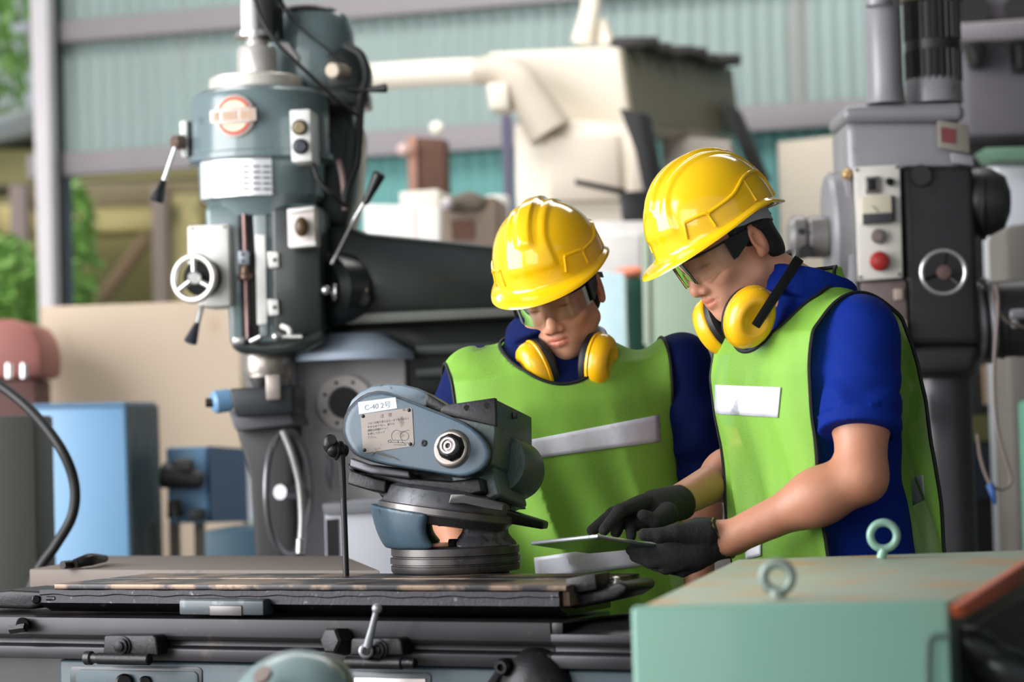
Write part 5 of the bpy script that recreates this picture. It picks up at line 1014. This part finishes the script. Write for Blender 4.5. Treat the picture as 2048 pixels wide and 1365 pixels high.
def build_hat(H, label, dp=0.0, dz=0.0):
    root = thing('hard_hat', label, 'hard hat', H.v((0, 0, .03)))
    Rp = Matrix.Rotation(dp, 3, 'X'); dome = hat_surface(); NT, NP = 144, 40
    ths = [-math.pi/2+2*math.pi*i/NT for i in range(NT)]
    rows = []
    for j in range(NP+1):
        ph = 0.012+(math.pi/2-.012)*j/NP; rows.append([dome(t, ph) for t in ths])
    def ext(t, out, dz):
        c, sn = math.cos(t), math.sin(t); b = dome(t, math.pi/2); n = V(c/.113, sn/.14, 0).normalized(); return V(b.x, b.y, 0)+n*out+V(0, 0, dz)
    fr = lambda t: max(0, -math.sin(t))**2.2; re = lambda t: max(0, math.sin(t))**4
    deg = lambda t: (math.degrees(t)+360) % 360
    def zr(t): return rim_z(math.radians(deg(t)) if deg(t) <= 180 else t)
    rows.append([ext(t, .001, .5*(.056+zr(t))) for t in ths])
    rows.append([ext(t, .002, zr(t)+.003) for t in ths])
    rows.append([ext(t, .006+.006*fr(t), zr(t)-.001-.002*fr(t)) for t in ths])
    rows.append([ext(t, .009+.022*fr(t)+.005*re(t), zr(t)-.003-.006*fr(t)) for t in ths])
    rows.append([ext(t, .010+.033*fr(t)+.008*re(t), zr(t)-.005-.011*fr(t)) for t in ths])
    rows.append([ext(t, .0105+.0345*fr(t)+.0085*re(t), zr(t)-.008-.0125*fr(t)) for t in ths])
    rows.append([ext(t, .007+.030*fr(t)+.006*re(t), zr(t)-.008-.010*fr(t)) for t in ths])
    rows.append([ext(t, -.002, zr(t)-.004-.002*fr(t)) for t in ths])
    for j in range(10):
        ph = math.pi/2*(1-j/10)+.01; rows.append([dome(t, ph, -.004)-V(0, 0, 0 if j else .006) for t in ths])
    W_ = lambda p: H.v(tuple(Rp @ (p+V(0, -.004, dz))))
    mb = MB(); mb.grid([[W_(p) for p in r] for r in rows], True)
    shell = obj('shell', mb, m_hat, root, angle=1.2)
    for s in (-1, 1):
        rb = MB()
        def on(deg_, ph, off=.0012): 
            t = math.radians(deg_) if s > 0 else math.pi-math.radians(deg_); return W_(dome(t, ph, off))
        rb.tube([on(-52, 1.36), on(-34, 1.36), on(-30, 1.40)], .0034, 8, n=8)
        rb.tube([on(-30, 1.38), on(-6, 1.30), on(16, 1.14), on(42, 1.13), on(58, 1.30)], .0036, 8, n=10)
        rb.tube([on(-52, 1.36), on(-54, 1.50), on(-55, 1.56)], .0026, 8)
        rb.tube([on(-31, 1.38), on(-29, 1.56)], .0024, 8)
        rb.tube([on(14, 1.16), on(14, 1.5)], .0024, 8)
        rb.tube([on(56, 1.27), on(60, 1.55)], .003, 8)
        obj('side_rib', rb, m_hat, root)
    # suspension band under the shell
    rows = []
    for z, o in ((.062, 0), (.036, 0), (.036, -.003), (.062, -.003)):
        rows.append([W_(V((.088+o)*math.cos(t), (.104+o)*math.sin(t), z-(.022*max(0, math.sin(t))**2)+.012*max(0, -math.sin(t)))) for t in ths])
    rows.append(rows[0]); sb = MB(); sb.grid(rows, True); sbo = obj('suspension_band', sb, m_strap, root)
    for s in (-1, 1):
        for k in range(3):
            t = math.radians(62+9*k) if s > 0 else math.pi-math.radians(62+9*k)
            p = V(.0865*math.cos(t), .1025*math.sin(t), .032); q = V(.0890*math.cos(t), .1050*math.sin(t), .032)
            obj('adjuster_hole', MB().cyl(W_(p), W_(q), .0026, seg=8), m_black, sbo)
    return root
def build_glasses(H, label):
    root = thing('safety_glasses', label, 'glasses', H.v((0, -.1, .01)))
    G0_, G1_ = [], []
    n = 40; rows = []
    for off in (0, .0018):
        for hsgn in range(9):
            v = hsgn/8; r = []
            for i in range(n+1):
                a = math.radians(-78+156*i/n); ca, sa = math.cos(a), math.sin(a)
                notch = .016*math.exp(-(a/.16)**2)
                zt, zb = .034-.004*abs(sa), -.019+notch+.012*abs(sa)**3
                z = zb+(zt-zb)*v; r.append(H.v(((.080+off)*sa, -.030-(.086+off)*ca**0.9+(.006*(1-v)*ca), z)))
            rows.append(r)
        if off == 0: first = rows; rows = []
    rows = rows[::-1]; mb = MB(); mb.grid(first+rows+[first[0]])
    obj('lens', mb, m_lens, root)
    fr = MB(); fr.tube([H.v((.081*math.sin(math.radians(a)), -.030-.087*math.cos(math.radians(a))**.9 if abs(a) < 90 else -.03, .034-.004*abs(math.sin(math.radians(a))))) for a in range(-78, 79, 12)], .002, 8, n=3)
    obj('brow_bar', fr, m_black, root)
    for s in (-1, 1):
        rings = []
        for y, z, hh in ((-.056, .013, .020), (-.045, .013, .0195), (-.02, .016, .013), (.0, .020, .008), (.02, .022, .006), (.045, .012, .006)):
            x = .0815 if y < 0 else .0835
            rings.append([H.v((s*(x+dx), y, z+dz)) for dx, dz in ((0, hh), (.0035, hh), (.0035, -hh), (0, -hh))])
        obj('temple', MB().loft(rings), m_black, root)
    return root
def build_muffs(label, cups, band, arms):
    """cups: (centre, outward axis, up, scale); each is shell + cushion; band passes behind the neck"""
    root = thing('ear_muffs', label, 'ear muffs', cups[0][0])
    for c, ax, up, sc in cups:
        ax = Vector(ax).normalized(); up = Vector(up); up = (up-ax*up.dot(ax)).normalized(); sd = up.cross(ax)
        def ring(r, h, ex=1.28, n=40): return [Vector(c)+ax*h*sc+(sd*math.cos(2*math.pi*i/n)*r+up*math.sin(2*math.pi*i/n)*r*ex)*sc for i in range(n)]
        cup = obj('cup', MB().loft([ring(r, h) for r, h in ((.044, -.004), (.0475, 0), (.048, .004), (.0455, .006), (.0465, .010), (.045, .022), (.040, .032), (.031, .0385), (.024, .0395), (.022, .0375), (.001, .0375))]), m_muff, root, angle=1.0)
        obj('cushion', MB().loft([ring(r, h) for r, h in ((.043, 0), (.046, -.006), (.045, -.016), (.038, -.022), (.028, -.020), (.024, -.010), (.001, -.006))]), m_cush, root)
    obj('headband', MB().tube(band, .0075, 10), m_black, root)
    for a in arms: obj('slider_arm', MB().prism(*a), m_black, root)
    return root

# ------------------------------------------------------------------ bodies
class Torso:
    def __init__(s, hip, yaw, pitch, roll):
        s.R = rotm(math.radians(yaw), math.radians(pitch), math.radians(roll)); s.o = A3(hip)
    def loc(s, P): return (P-s.o) @ s.R
    def w(s, p): return Vector(s.o+s.R @ A3(p))
SEC = [(-.16, .172, .122), (-.05, .170, .118), (.14, .156, .112), (.27, .178, .122), (.37, .188, .122), (.43, .176, .102), (.47, .135, .082), (.50, .085, .070), (.53, .062, .062)]
def torso_d(p, grow=0.0, sec=SEC, k=1.0):
    z = p[:, 2]; Z = [s_[0] for s_ in sec]; a = np.interp(z, Z, [s_[1] for s_ in sec]).astype(np.float32)*k+grow; b = np.interp(z, Z, [s_[2] for s_ in sec]).astype(np.float32)*k+grow
    q = (np.abs(p[:, 0]/a)**2.4+np.abs((p[:, 1])/b)**2.4)**(1/2.4); d = (q-1)*np.minimum(a, b)*.9
    return np.maximum(d, np.maximum(sec[0][0]-z, z-(sec[-1][0]+grow)))
def hand_d(P, hd, grow=0.0):
    d = None
    for c, r in hd['palm']: 
        e = ell(P, c, A3(r)+grow, hd.get('R')) if isinstance(r, tuple) else sph(P, c, r+grow); d = e if d is None else smin(d, e, .02)
    for a, b, ra, rb in hd['cones']: d = smin(d, cone(P, a, b, ra+grow, rb+grow), .012)
    for pts, rs in hd['fingers']: d = smin(d, chain(P, pts, [r+grow for r in rs], .004), .0045)
    return d
def build_person(root, T, H, arms, hands, shirt_m, hair_fn, sleeve_hem, neckcut, vestw, vest_bottom, legs, tilt=0):
    nb = T.w((0, .0, .50)); nl = H.loc(nb)
    Pn, Qn = nets(lambda P: head_fn(P, nl), (-.115, -.14, min(-.13, nl[2]-.02)), (.115, max(.12, nl[1]+.07), .14), .0027, 1)
    # body under the clothes
    def arm_d(P, grow=0.0):
        d = None
        for (S, E_, Wr) in arms:
            e = cone(P, S, E_, .056+grow, .045+grow); f = cone(P, E_, Wr, .046+grow, .031+grow)
            m_ = A3(E_)*.68+A3(Wr)*.32; f = smin(f, sph(P, m_, .047+grow), .04)
            up = A3(S)*.5+A3(E_)*.5; e = smin(e, sph(P, up, .055+grow), .04)
            e = smin(e, f, .02); d = e if d is None else np.minimum(d, e)
        return d
    def leg_d(P, grow=0.0):
        d = None
        for (a, b, c, e_) in legs:
            q = smin(cone(P, a, b, .085+grow, .058+grow), cone(P, b, c, .056+grow, .040+grow), .03)
            q = smin(q, cone(P, c, e_, .042+grow*.3, .036+grow*.3), .02); d = q if d is None else smin(d, q, .01)
        return d
    def body(P):
        d = torso_d(T.loc(P), -.006); d = smin(d, arm_d(P), .02); d = smin(d, leg_d(P), .03)
        for hd in hands: d = smin(d, hand_d(P, hd, -.0035), .01)
        return smin(d, cone(P, nb, H.v((0, .03, -.07)), .05, .05), .03)
    allp = np.array([tuple(p) for a in arms for p in a]+[tuple(p) for g in legs for p in g]+[tuple(nb)]+[tuple(p) for hd in hands for f in hd['fingers'] for p in f[0]]+[tuple(T.w((x, y, 0))) for x in (-.2, .2) for y in (-.14, .14)])
    lo, hi = allp.min(0)-.09, allp.max(0)+.09; lo[2] = -.005
    Pb, Qb = nets(body, lo, hi, .0085, 1)
    # finer forearms in view are part of the same surface: refine by a second pass over the arms only
    co = np.concatenate([H.w(Pn), Pb]); fa = np.concatenate([Qn, Qb+len(Pn)])
    bo = mesh_np('body', co, fa, m_skin, root)
    col = np.ones((len(co), 4), np.float32); L_ = Pn
    lip = np.exp(-((L_[:, 0]/.0225)**6)-((L_[:, 2]+.0600)/(.0112*np.sqrt(np.clip(1-(L_[:, 0]/.026)**2, .04, 1))))**6)*(L_[:, 1] < -.080)
    brow = np.exp(-(((np.abs(L_[:, 0])-.031)/.018)**4)-((L_[:, 2]-.031+.12*(np.abs(L_[:, 0])-.03))/.0042)**4)*(L_[:, 1] < -.06)
    nosec = np.exp(-((L_[:, 0]/.02)**2)-((L_[:, 2]+.03)/.014)**2)*(L_[:, 1] < -.1); ear = np.clip((np.abs(L_[:, 0])-.078)/.006, 0, 1)*(np.abs(L_[:, 2]) < .05)
    lash = np.exp(-(((np.abs(L_[:, 0])-.0315)/.014)**4)-((L_[:, 2]-.007)/.0022)**2)*(L_[:, 1] < -.075)
    c = np.ones((len(L_), 3), np.float32)
    for wgt, cc in ((lip, (.86, .58, .56)), (nosec*.5, (.98, .78, .74)), (ear*.6, (.95, .72, .66)), (brow, (.12, .10, .10)), (lash*.8, (.2, .16, .15))):
        c = c*(1-wgt[:, None])+A3(cc)*wgt[:, None]
    col[len(L_):, :3] = A3((.78, .70, .64)); col[:len(L_), :3] = c
    at_ = bo.data.color_attributes.new('tint', 'FLOAT_COLOR', 'POINT'); at_.data.foreach_set('color', col.ravel())
    # hair
    Ph, Qh = nets(hair_fn, (-.12, -.12, -.11), (.12, .14, .15), .004, 1); mesh_np('hair', H.w(Ph), Qh, m_hair, root)
    # shirt with sleeves and collar
    ns, Rn = T.w((0, -.004, .505)), T.R
    def shirt(P):
        p = T.loc(P); d = torso_d(p, .004)
        for i, (S, E_, Wr) in enumerate(arms):
            S_, E2 = A3(S), A3(E_); ax = (E2-S_)/np.linalg.norm(E2-S_); L0 = np.linalg.norm(E2-S_); hem = sleeve_hem[i]*L0
            t = (P-S_) @ ax; sl = cone(P, S_-ax*.01, S_+ax*hem, .066, .071)
            tn = np.clip(t/max(hem, .01), 0, 1)
            sl = sl+.0055*np.sin(t*70+3*vnoise(P, 22))*np.clip(tn*1.5-.3, 0, 1)*(tn < .86)+.003*np.sin(38*(P @ np.array([.6, .5, -.6], np.float32))+3*vnoise(P, 14, 4))
            sl = sl-.0035*(tn > .84)+.003*np.exp(-((tn-.83)/.012)**2)
            sl = smax(sl, t-hem, .003); d = smin(d, sl, .035)
        q = p-A3((0, .006, .498)); q = q @ np.array(Matrix.Rotation(math.radians(-24), 3, 'X'), np.float32)
        rr = np.sqrt((q[:, 0]/1.0)**2+(q[:, 1]/1.08)**2)
        cd_ = np.sqrt(np.maximum(np.abs(rr-(.086-.2*q[:, 2]))-.0075, 0)**2+np.maximum(np.abs(q[:, 2]-.012)-.026, 0)**2)-.004
        cd_ = smax(cd_, .022-np.abs(q[:, 0])-.4*q[:, 2]-4*np.maximum(q[:, 1]+.05, 0), .004)
        d = smin(d, cd_, .008)
        d = smax(d, -cone(P, T.w((0, -.005, .46)), H.v((0, .02, -.06)), .060, .066), .006)
        d = d+.002*vnoise(p, 30)
        return d
    pts = np.array([tuple(p) for a in arms for p in a[:2]]+[tuple(nb), tuple(T.w((0, 0, -.16)))]+[tuple(T.w((x, y, 0))) for x in (-.2, .2) for y in (-.14, .14)]); lo, hi = pts.min(0)-.1, pts.max(0)+.1
    Ps, Qs = nets(shirt, lo, hi, .005, 2); mesh_np('polo_shirt', Ps, Qs, shirt_m, root)
    # trousers and shoes
    def trousers(P):
        p = T.loc(P); d = smax(torso_d(p, .014), p[:, 2]+.05, .003)
        q = leg_d(P, .022); d = smin(d, q, .03); return np.maximum(d, .05-P[:, 2])
    pl_ = np.array([tuple(p) for g in legs for p in g]); lo, hi = pl_.min(0)-.15, pl_.max(0)+.15; lo[2] = 0.02; hi[2] = T.o[2]+.06
    Pt, Qt = nets(trousers, lo, hi, .012, 1); mesh_np('trousers', Pt, Qt, m_trouser, root)
    for g in legs:
        a, b = Vector(g[2]), Vector(g[3]); mb = MB(); f = (b-a); f.z = 0; f.normalize()
        mb.loft([[V(*(a+f*t+V(-f.y, f.x, 0)*(w*math.cos(an)) ).xy, 0.055*(.5+.5*math.sin(an))*hh+.001) for an in [2*math.pi*k/16 for k in range(16)]] for t, w, hh in ((-.055, .03, 1.3), (0, .042, 1.6), (.08, .05, 1.3), (.16, .045, 1.0), (.2, .02, .7))])
        obj('shoe', mb, m_black, root)
    # vest
    vs_sec = [(-.30, .275, .160), (-.05, .27, .152), (.15, .262, .146), (.30, .25, .142), (.38, .235, .128), (.43, .22, .105)]
    def vest_solid(P):
        p = T.loc(P); d = torso_d(p, .018)
        for (S, E_, Wr) in arms: d = smin(d, sph(P, A3(S)+A3((0, 0, .004)), .072), .05)
        v = torso_d(p, 0, vs_sec)
        d = smin(d, v, .05)
        ramp = np.clip((.40-p[:, 2])/.25, 0, 1)
        u_ = p[:, 0]+.25*(p[:, 2]-.1)*np.sin(7*p[:, 0]+1)+.03*np.sin(6*p[:, 2]+3*p[:, 0])
        d = d+ramp*(.017*(np.abs(np.sin(15*u_+.6+2*(p[:, 1] > 0)))**.7-.6)+.006*np.sin(47*u_+5*p[:, 2])+.007*vnoise(p, 10, 2))
        return d
    def g_(P):
        p = T.loc(P); e = ell(p, neckcut[0], neckcut[1])
        return np.minimum(np.minimum(e, vestw+vestw*.0-np.abs(p[:, 0]-.0)), P[:, 2]-vest_bottom)
    lo = np.array([tuple(T.w((x, y, z))) for x in (-.3, .3) for y in (-.2, .2) for z in (-.3, .6)]); hi = lo.max(0)+.02; lo = lo.min(0)-.02; lo[2] = vest_bottom-.03
    Pv, Qv = nets(vest_solid, lo, hi, .0065, 2)
    cen = Pv[Qv].mean(1); Qv = Qv[(g_(cen) > 0)]
    used = np.unique(Qv); mp = -np.ones(len(Pv), int); mp[used] = np.arange(len(used)); Pv = Pv[used]; Qv = mp[Qv]
    E2 = np.sort(np.concatenate([Qv[:, [i, (i+1) % 4]] for i in range(4)]), 1); uq, ct = np.unique(E2, axis=0, return_counts=True); be = uq[ct == 1]; bv = np.unique(be)
    for _ in range(6):
        p = Pv[bv]; g0 = g_(p); gr = np.stack([(g_(p+A3(e)*1e-3)-g0)/1e-3 for e in np.eye(3)], 1); nn = (gr**2).sum(1, keepdims=True)+1e-6
        Pv[bv] = p-np.clip(g0, -.01, .01)[:, None]*gr/nn*.8
    adj = {}
    for a, b in be.tolist(): adj.setdefault(a, []).append(b); adj.setdefault(b, []).append(a)
    for _ in range(8):
        new = {v: (Pv[n_[0]]+Pv[n_[1]]+2*Pv[v])/4 for v, n_ in adj.items() if len(n_) == 2}
        for v, q in new.items(): Pv[v] = q
    vest = mesh_np('hi_vis_vest', Pv, Qv, m_vest, root)
    so = vest.modifiers.new('thickness', 'SOLIDIFY'); so.thickness = .0012
    seen = set(); pm = MB()
    for st in adj:
        if st in seen: continue
        loop = [st]; seen.add(st); cur = st
        while True:
            nx = [q for q in adj[cur] if q not in seen]
            if not nx: break
            cur = nx[0]; seen.add(cur); loop.append(cur)
        if len(loop) > 12:
            P3 = [Vector(Pv[i]) for i in loop[::2]]; P3.append(P3[0]); pm.tube(P3, .0038, 6, sm=False)
    obj('vest_piping', pm, m_pipe, vest)
    # gloves
    from mathutils.bvhtree import BVHTree
    tree_ = BVHTree.FromPolygons([Vector(p) for p in Pv], [tuple(q) for q in Qv])
    return vest, tree_
def tape(tree_, quad, parent, nx=26, ny=5, label=None):
    G = []; back = []
    for j in range(ny+1):
        r, b = [], []
        for i in range(nx+1):
            u, v = i/nx, j/ny; x = (quad[0][0]*(1-u)+quad[1][0]*u)*(1-v)+(quad[3][0]*(1-u)+quad[2][0]*u)*v; y = (quad[0][1]*(1-u)+quad[1][1]*u)*(1-v)+(quad[3][1]*(1-u)+quad[2][1]*u)*v
            d = ray(x, y).normalized(); h, n, _, dist = tree_.ray_cast(CAM, d)
            if h is None: h = (r[-1] if r else at(x, y, 4.7)); 
            else: h = h-d*.0025
            r.append(h)
        G.append(r)
    t = MB(); t.grid(G); o = obj('reflective_tape', t, m_refl, parent, label); so = o.modifiers.new('thickness', 'SOLIDIFY'); so.thickness = .0008; return o
def build_glove(root, hd, hem, hem_ax, m=m_glove):
    pts = np.array([tuple(p) for f in hd['fingers'] for p in f[0]]+[tuple(c) for c, _ in hd['palm']]+[tuple(c[0]) for c in hd['cones']]); lo, hi = pts.min(0)-.07, pts.max(0)+.07
    ax = A3(hem_ax)/np.linalg.norm(A3(hem_ax))
    P, Q = nets(lambda P: smax(hand_d(P, hd), (P-A3(hem)) @ ax, .003)+.0006*vnoise(P, 300), lo, hi, .0028, 1)
    g = mesh_np('glove', P, Q, m_glove, root)
    x_, y_, z_ = basis(ax); ring = []
    for k in range(24):
        d_ = A3(x_*math.cos(k*math.pi/12)+y_*math.sin(k*math.pi/12)); t_ = .06
        while hand_d((A3(hem)+d_*t_-ax*.003)[None], hd)[0] > 0 and t_ > .02: t_ -= .0005
        ring.append(Vector(A3(hem)+d_*t_-ax*.003))
    ring.append(ring[0]); obj('cuff_edge', MB().tube(ring, .0013, 6, sm=False), mat('mustard_cuff_thread', (120, 104, 40), 0.8), g)
    return g
def hair_base(P, H=None):
    d = ell(P, (0, .006, .045), (.0815, .1005, .089))
    d = smin(d, ell(P, (0, .045, -.03), (.066, .052, .05)), .03)
    cut = np.where(P[:, 1] > .02, -.055-P[:, 2]-.0*P[:, 1], (.045+0*P[:, 2])-P[:, 2]-.0)
    side = -(P[:, 1]+.035)                                      # keep behind the temples
    d = smax(d, side, .006)
    low = np.where(P[:, 1] < .03, -.008-P[:, 2], -.06-P[:, 2]); d = smax(d, low, .006)
    return d
def W3(px, py, Y): return A3(at(px, py, Y))

# ---- left worker
HL = Head(-19.6, 19.6, -10.3, (0.101, 4.95, 1.4895), 1.015)
TL = Torso((at(1150, 1180, 5.02).x, 5.02, .905), 9, 4, -4.5)
pL = thing('person', 'left worker in a yellow helmet and lime vest, head bowed, standing behind the grinder', 'person', V(at(1150, 1180, 5.02).x, 5.02, 0))
armsL = [(W3(950, 765, 4.99), W3(880, 975, 4.97), W3(925, 1112, 4.80)), (W3(1362, 735, 4.99), W3(1392, 960, 5.03), W3(1398, 1165, 4.95))]
def relaxed(wr, dirn, side):
    wr, dirn, side = A3(wr), A3(dirn)/np.linalg.norm(A3(dirn)), A3(side)/np.linalg.norm(A3(side)); nr = np.cross(dirn, side)
    fs = []
    for i, (o, l) in enumerate(((-.03, .07), (-.01, .078), (.01, .073), (.029, .058))):
        k = wr+dirn*.09+side*o; fs.append(([k, k+dirn*l*.5+nr*.01, k+dirn*l+nr*.03], [.0095, .009, .0078]))
    t0 = wr+dirn*.03-side*.03; fs.append(([t0, t0+dirn*.03-side*.025, t0+dirn*.06-side*.03+nr*.015], [.012, .0105, .009]))
    return {'palm': [(tuple(wr+dirn*.055), .03)], 'cones': [(wr, wr+dirn*.08+side*.018, .027, .018), (wr, wr+dirn*.08-side*.02, .027, .018)], 'fingers': fs}
hdL1 = relaxed(armsL[0][2], (.75, -.1, -.6), (.2, .9, .1)); hdL2 = relaxed(armsL[1][2], (-.1, -.1, -1), (.4, -.9, 0))
legsL = [tuple(V(at(1150, 1180, 5.02).x+sx, y+.12, z) for sx, y, z in ((s*.09, 4.9, .86), (s*.1, 4.88, .47), (s*.11, 4.92, .08), (s*.13, 4.82, .04))) for s in (-1, 1)]
vL, trL = build_person(pL, TL, HL, armsL, [hdL1, hdL2], m_navyshirt, hair_base, (.72, .98), ((.0, -.045, .515), (.115, .135, .135)), .222, .80, legsL)
for q in (((1040, 884), (1318, 830), (1320, 884), (1040, 922)), ((1068, 1116), (1318, 1080), (1320, 1128), (1072, 1160))): tape(trL, q, vL)
build_hat(HL, 'yellow hard hat on the left worker, tilted down toward the camera', -.10, .010)
build_glasses(HL, 'clear safety glasses on the left worker, half under the helmet brim')
mc1, mc2 = at(1081, 735, 4.91), at(1190, 721, 4.905)
build_muffs('yellow ear muffs hung round the left worker neck below the chin', [(mc1, (-.88, -.32, -.36), (-.42, -.1, .9), 1.0), (mc2, (.86, -.42, -.12), (.32, .2, .95), .97)],
            [mc1+V(-.04, 0, .02), at(1036, 712, 4.95), at(1036, 684, 5.0), at(1070, 662, 5.10), at(1140, 650, 5.14), at(1200, 660, 5.10), at(1212, 690, 5.02), mc2+V(.03, .01, .01)], [])
# ---- right worker
HR = Head(-63.2, 16.2, -14.0, (0.4135, 4.51, 1.5425))
cxR = at(1632, 900, 4.60).x
TR = Torso((cxR+.025, 4.54, .955), -64, 7, 0)
pR = thing('person', 'right worker in a yellow helmet and lime vest, side on, holding a tablet', 'person', V(cxR+.025, 4.54, 0))
eR = W3(1722, 955, 4.27); wR = W3(1458, 1078, 4.325)
armsR = [(W3(1722, 668, 4.36), eR, wR), (W3(1500, 690, 4.72), W3(1506, 925, 4.81), W3(1352, 1006, 4.55))]
hdR1 = {'palm': [(W3(1392, 1092, 4.335), (.045, .032, .042)), (W3(1352, 1100, 4.335), (.035, .026, .036))],
        'cones': [(W3(1470, 1076, 4.345), W3(1400, 1080, 4.335), .036, .040)],
        'fingers': [([W3(1412, 1066, 4.31), W3(1352, 1066, 4.295), W3(1318, 1072, 4.29), W3(1288, 1070, 4.29)], [.024, .016, .0135, .0115]),
                    ([W3(1345, 1100, 4.325), W3(1298, 1106, 4.345), W3(1262, 1100, 4.40)], [.016, .0125, .0105]),
                    ([W3(1352, 1114, 4.325), W3(1304, 1124, 4.345), W3(1270, 1114, 4.40)], [.016, .0125, .0105]),
                    ([W3(1368, 1122, 4.33), W3(1332, 1136, 4.345), W3(1296, 1126, 4.40)], [.016, .0125, .0105]),
                    ([W3(1396, 1126, 4.34), W3(1366, 1142, 4.35), W3(1332, 1138, 4.39)], [.015, .0115, .0095])]}
hdR2 = {'palm': [(W3(1318, 1022, 4.51), (.040, .034, .030))],
        'cones': [(W3(1358, 1006, 4.555), W3(1310, 1016, 4.50), .034, .034)],
        'fingers': [([W3(1285, 1006, 4.47), W3(1240, 1022, 4.42), W3(1208, 1061, 4.39)], [.0165, .0125, .0105]),
                    ([W3(1283, 1012, 4.50), W3(1226, 1028, 4.47), W3(1184, 1062, 4.45)], [.0165, .0125, .0105]),
                    ([W3(1290, 1030, 4.51), W3(1240, 1042, 4.49), W3(1232, 1066, 4.47)], [.016, .012, .0105]),
                    ([W3(1300, 1040, 4.50), W3(1262, 1054, 4.49), W3(1262, 1074, 4.46)], [.015, .0115, .0095]),
                    ([W3(1335, 1026, 4.46), W3(1310, 1042, 4.43), W3(1286, 1032, 4.42)], [.02, .014, .0115])]}
legsR = [tuple(V(cxR+.03+sx*.67-.0, 4.54-sx*.74+y, z) for sx, y, z in ((s*.09, 0, .88), (s*.1, -.02, .48), (s*.11, .02, .08), (s*.11, -.06, .04))) for s in (-1, 1)]
legsR = [(a, b, c, V(c.x-.08, c.y-.06, .04)) for a, b, c, d in legsR]
vR, trR = build_person(pR, TR, HR, armsR, [hdR1, hdR2], m_blueshirt, hair_base, (.70, .60), ((.0, -.06, .52), (.105, .135, .125)), .172, .82, legsR)
tape(trR, ((1430, 770), (1562, 775), (1556, 836), (1430, 828)), vR)
tape(trR, ((1822, 958), (1846, 950), (1850, 1000), (1826, 1012)), vR, 8, 5)
tape(trR, ((1490, 1094), (1522, 1086), (1522, 1112), (1492, 1120)), vR, 8, 4)
ax1 = A3(eR)-A3(wR)
build_glove(pR, hdR1, W3(1452, 1079, 4.34), ax1); build_glove(pR, hdR2, W3(1362, 1003, 4.56), A3(armsR[1][1])-A3(armsR[1][2]))
build_hat(HR, 'yellow hard hat on the right worker, seen from its left side', -.10, 0.0)
build_glasses(HR, 'clear safety glasses with wide black temples on the right worker')
mc3, mc4 = at(1496, 634, 4.40), at(1440, 648, 4.60)
build_muffs('yellow ear muffs hung round the right worker neck, near cup facing the camera', [(mc3, (.28, -.93, -.18), (.35, .1, .93), .98), (mc4, (-.66, .62, -.38), (-.3, .1, .95), .98)],
            [at(1520, 640, 4.35), at(1560, 580, 4.42), at(1590, 520, 4.52), at(1585, 505, 4.62), at(1550, 530, 4.70), at(1490, 600, 4.70), mc4+V(-.02, .02, .03)],
            [([at(1502, 648, 4.32), at(1518, 658, 4.32), at(1607, 522, 4.43), at(1590, 510, 4.43)], (.002, .008, 0), .002)])
# tablet
TA, TB_, TC = at(1061, 1083, 4.37), at(1195, 1069, 4.21), at(1312, 1088, 4.335)
TD = TA+TC-TB_; tn = (TA-TB_).cross(TC-TB_).normalized(); tn = tn if tn.z > 0 else -tn
tab = thing('tablet', 'thin grey tablet held flat in the right worker gloved hands', 'tablet', (TA+TC)/2)
cor = [TA, TB_, TC, TD]
obj('case', MB().prism([p+tn*.0 for p in cor], -tn*.0065, .0022, 3), mat('tablet_silver_edge', (176, 180, 184), 0.25, 0.7, 0.03), tab)
obj('back_cover', MB().prism([(TA+TC)/2+(p-(TA+TC)/2)*.975-tn*.0063 for p in cor], -tn*.0006, 0), mat('tablet_painted_reflection', (70, 88, 78), 0.14, 0.3, 0.03), tab)  # green reflection of the vest is put into this base colour
cc = (TA+TC)/2
obj('screen', MB().prism([cc+(p-cc)*.93+tn*.0004 for p in cor], -tn*.001, 0), mat('dark_glass', (14, 16, 18), 0.08), tab)
obj('port', MB().cyl(TB_.lerp(TA, .12)-tn*.0033, TB_.lerp(TA, .12)-tn*.0033+(TB_-TC).normalized()*.0005, .0016, seg=10), m_black, tab)
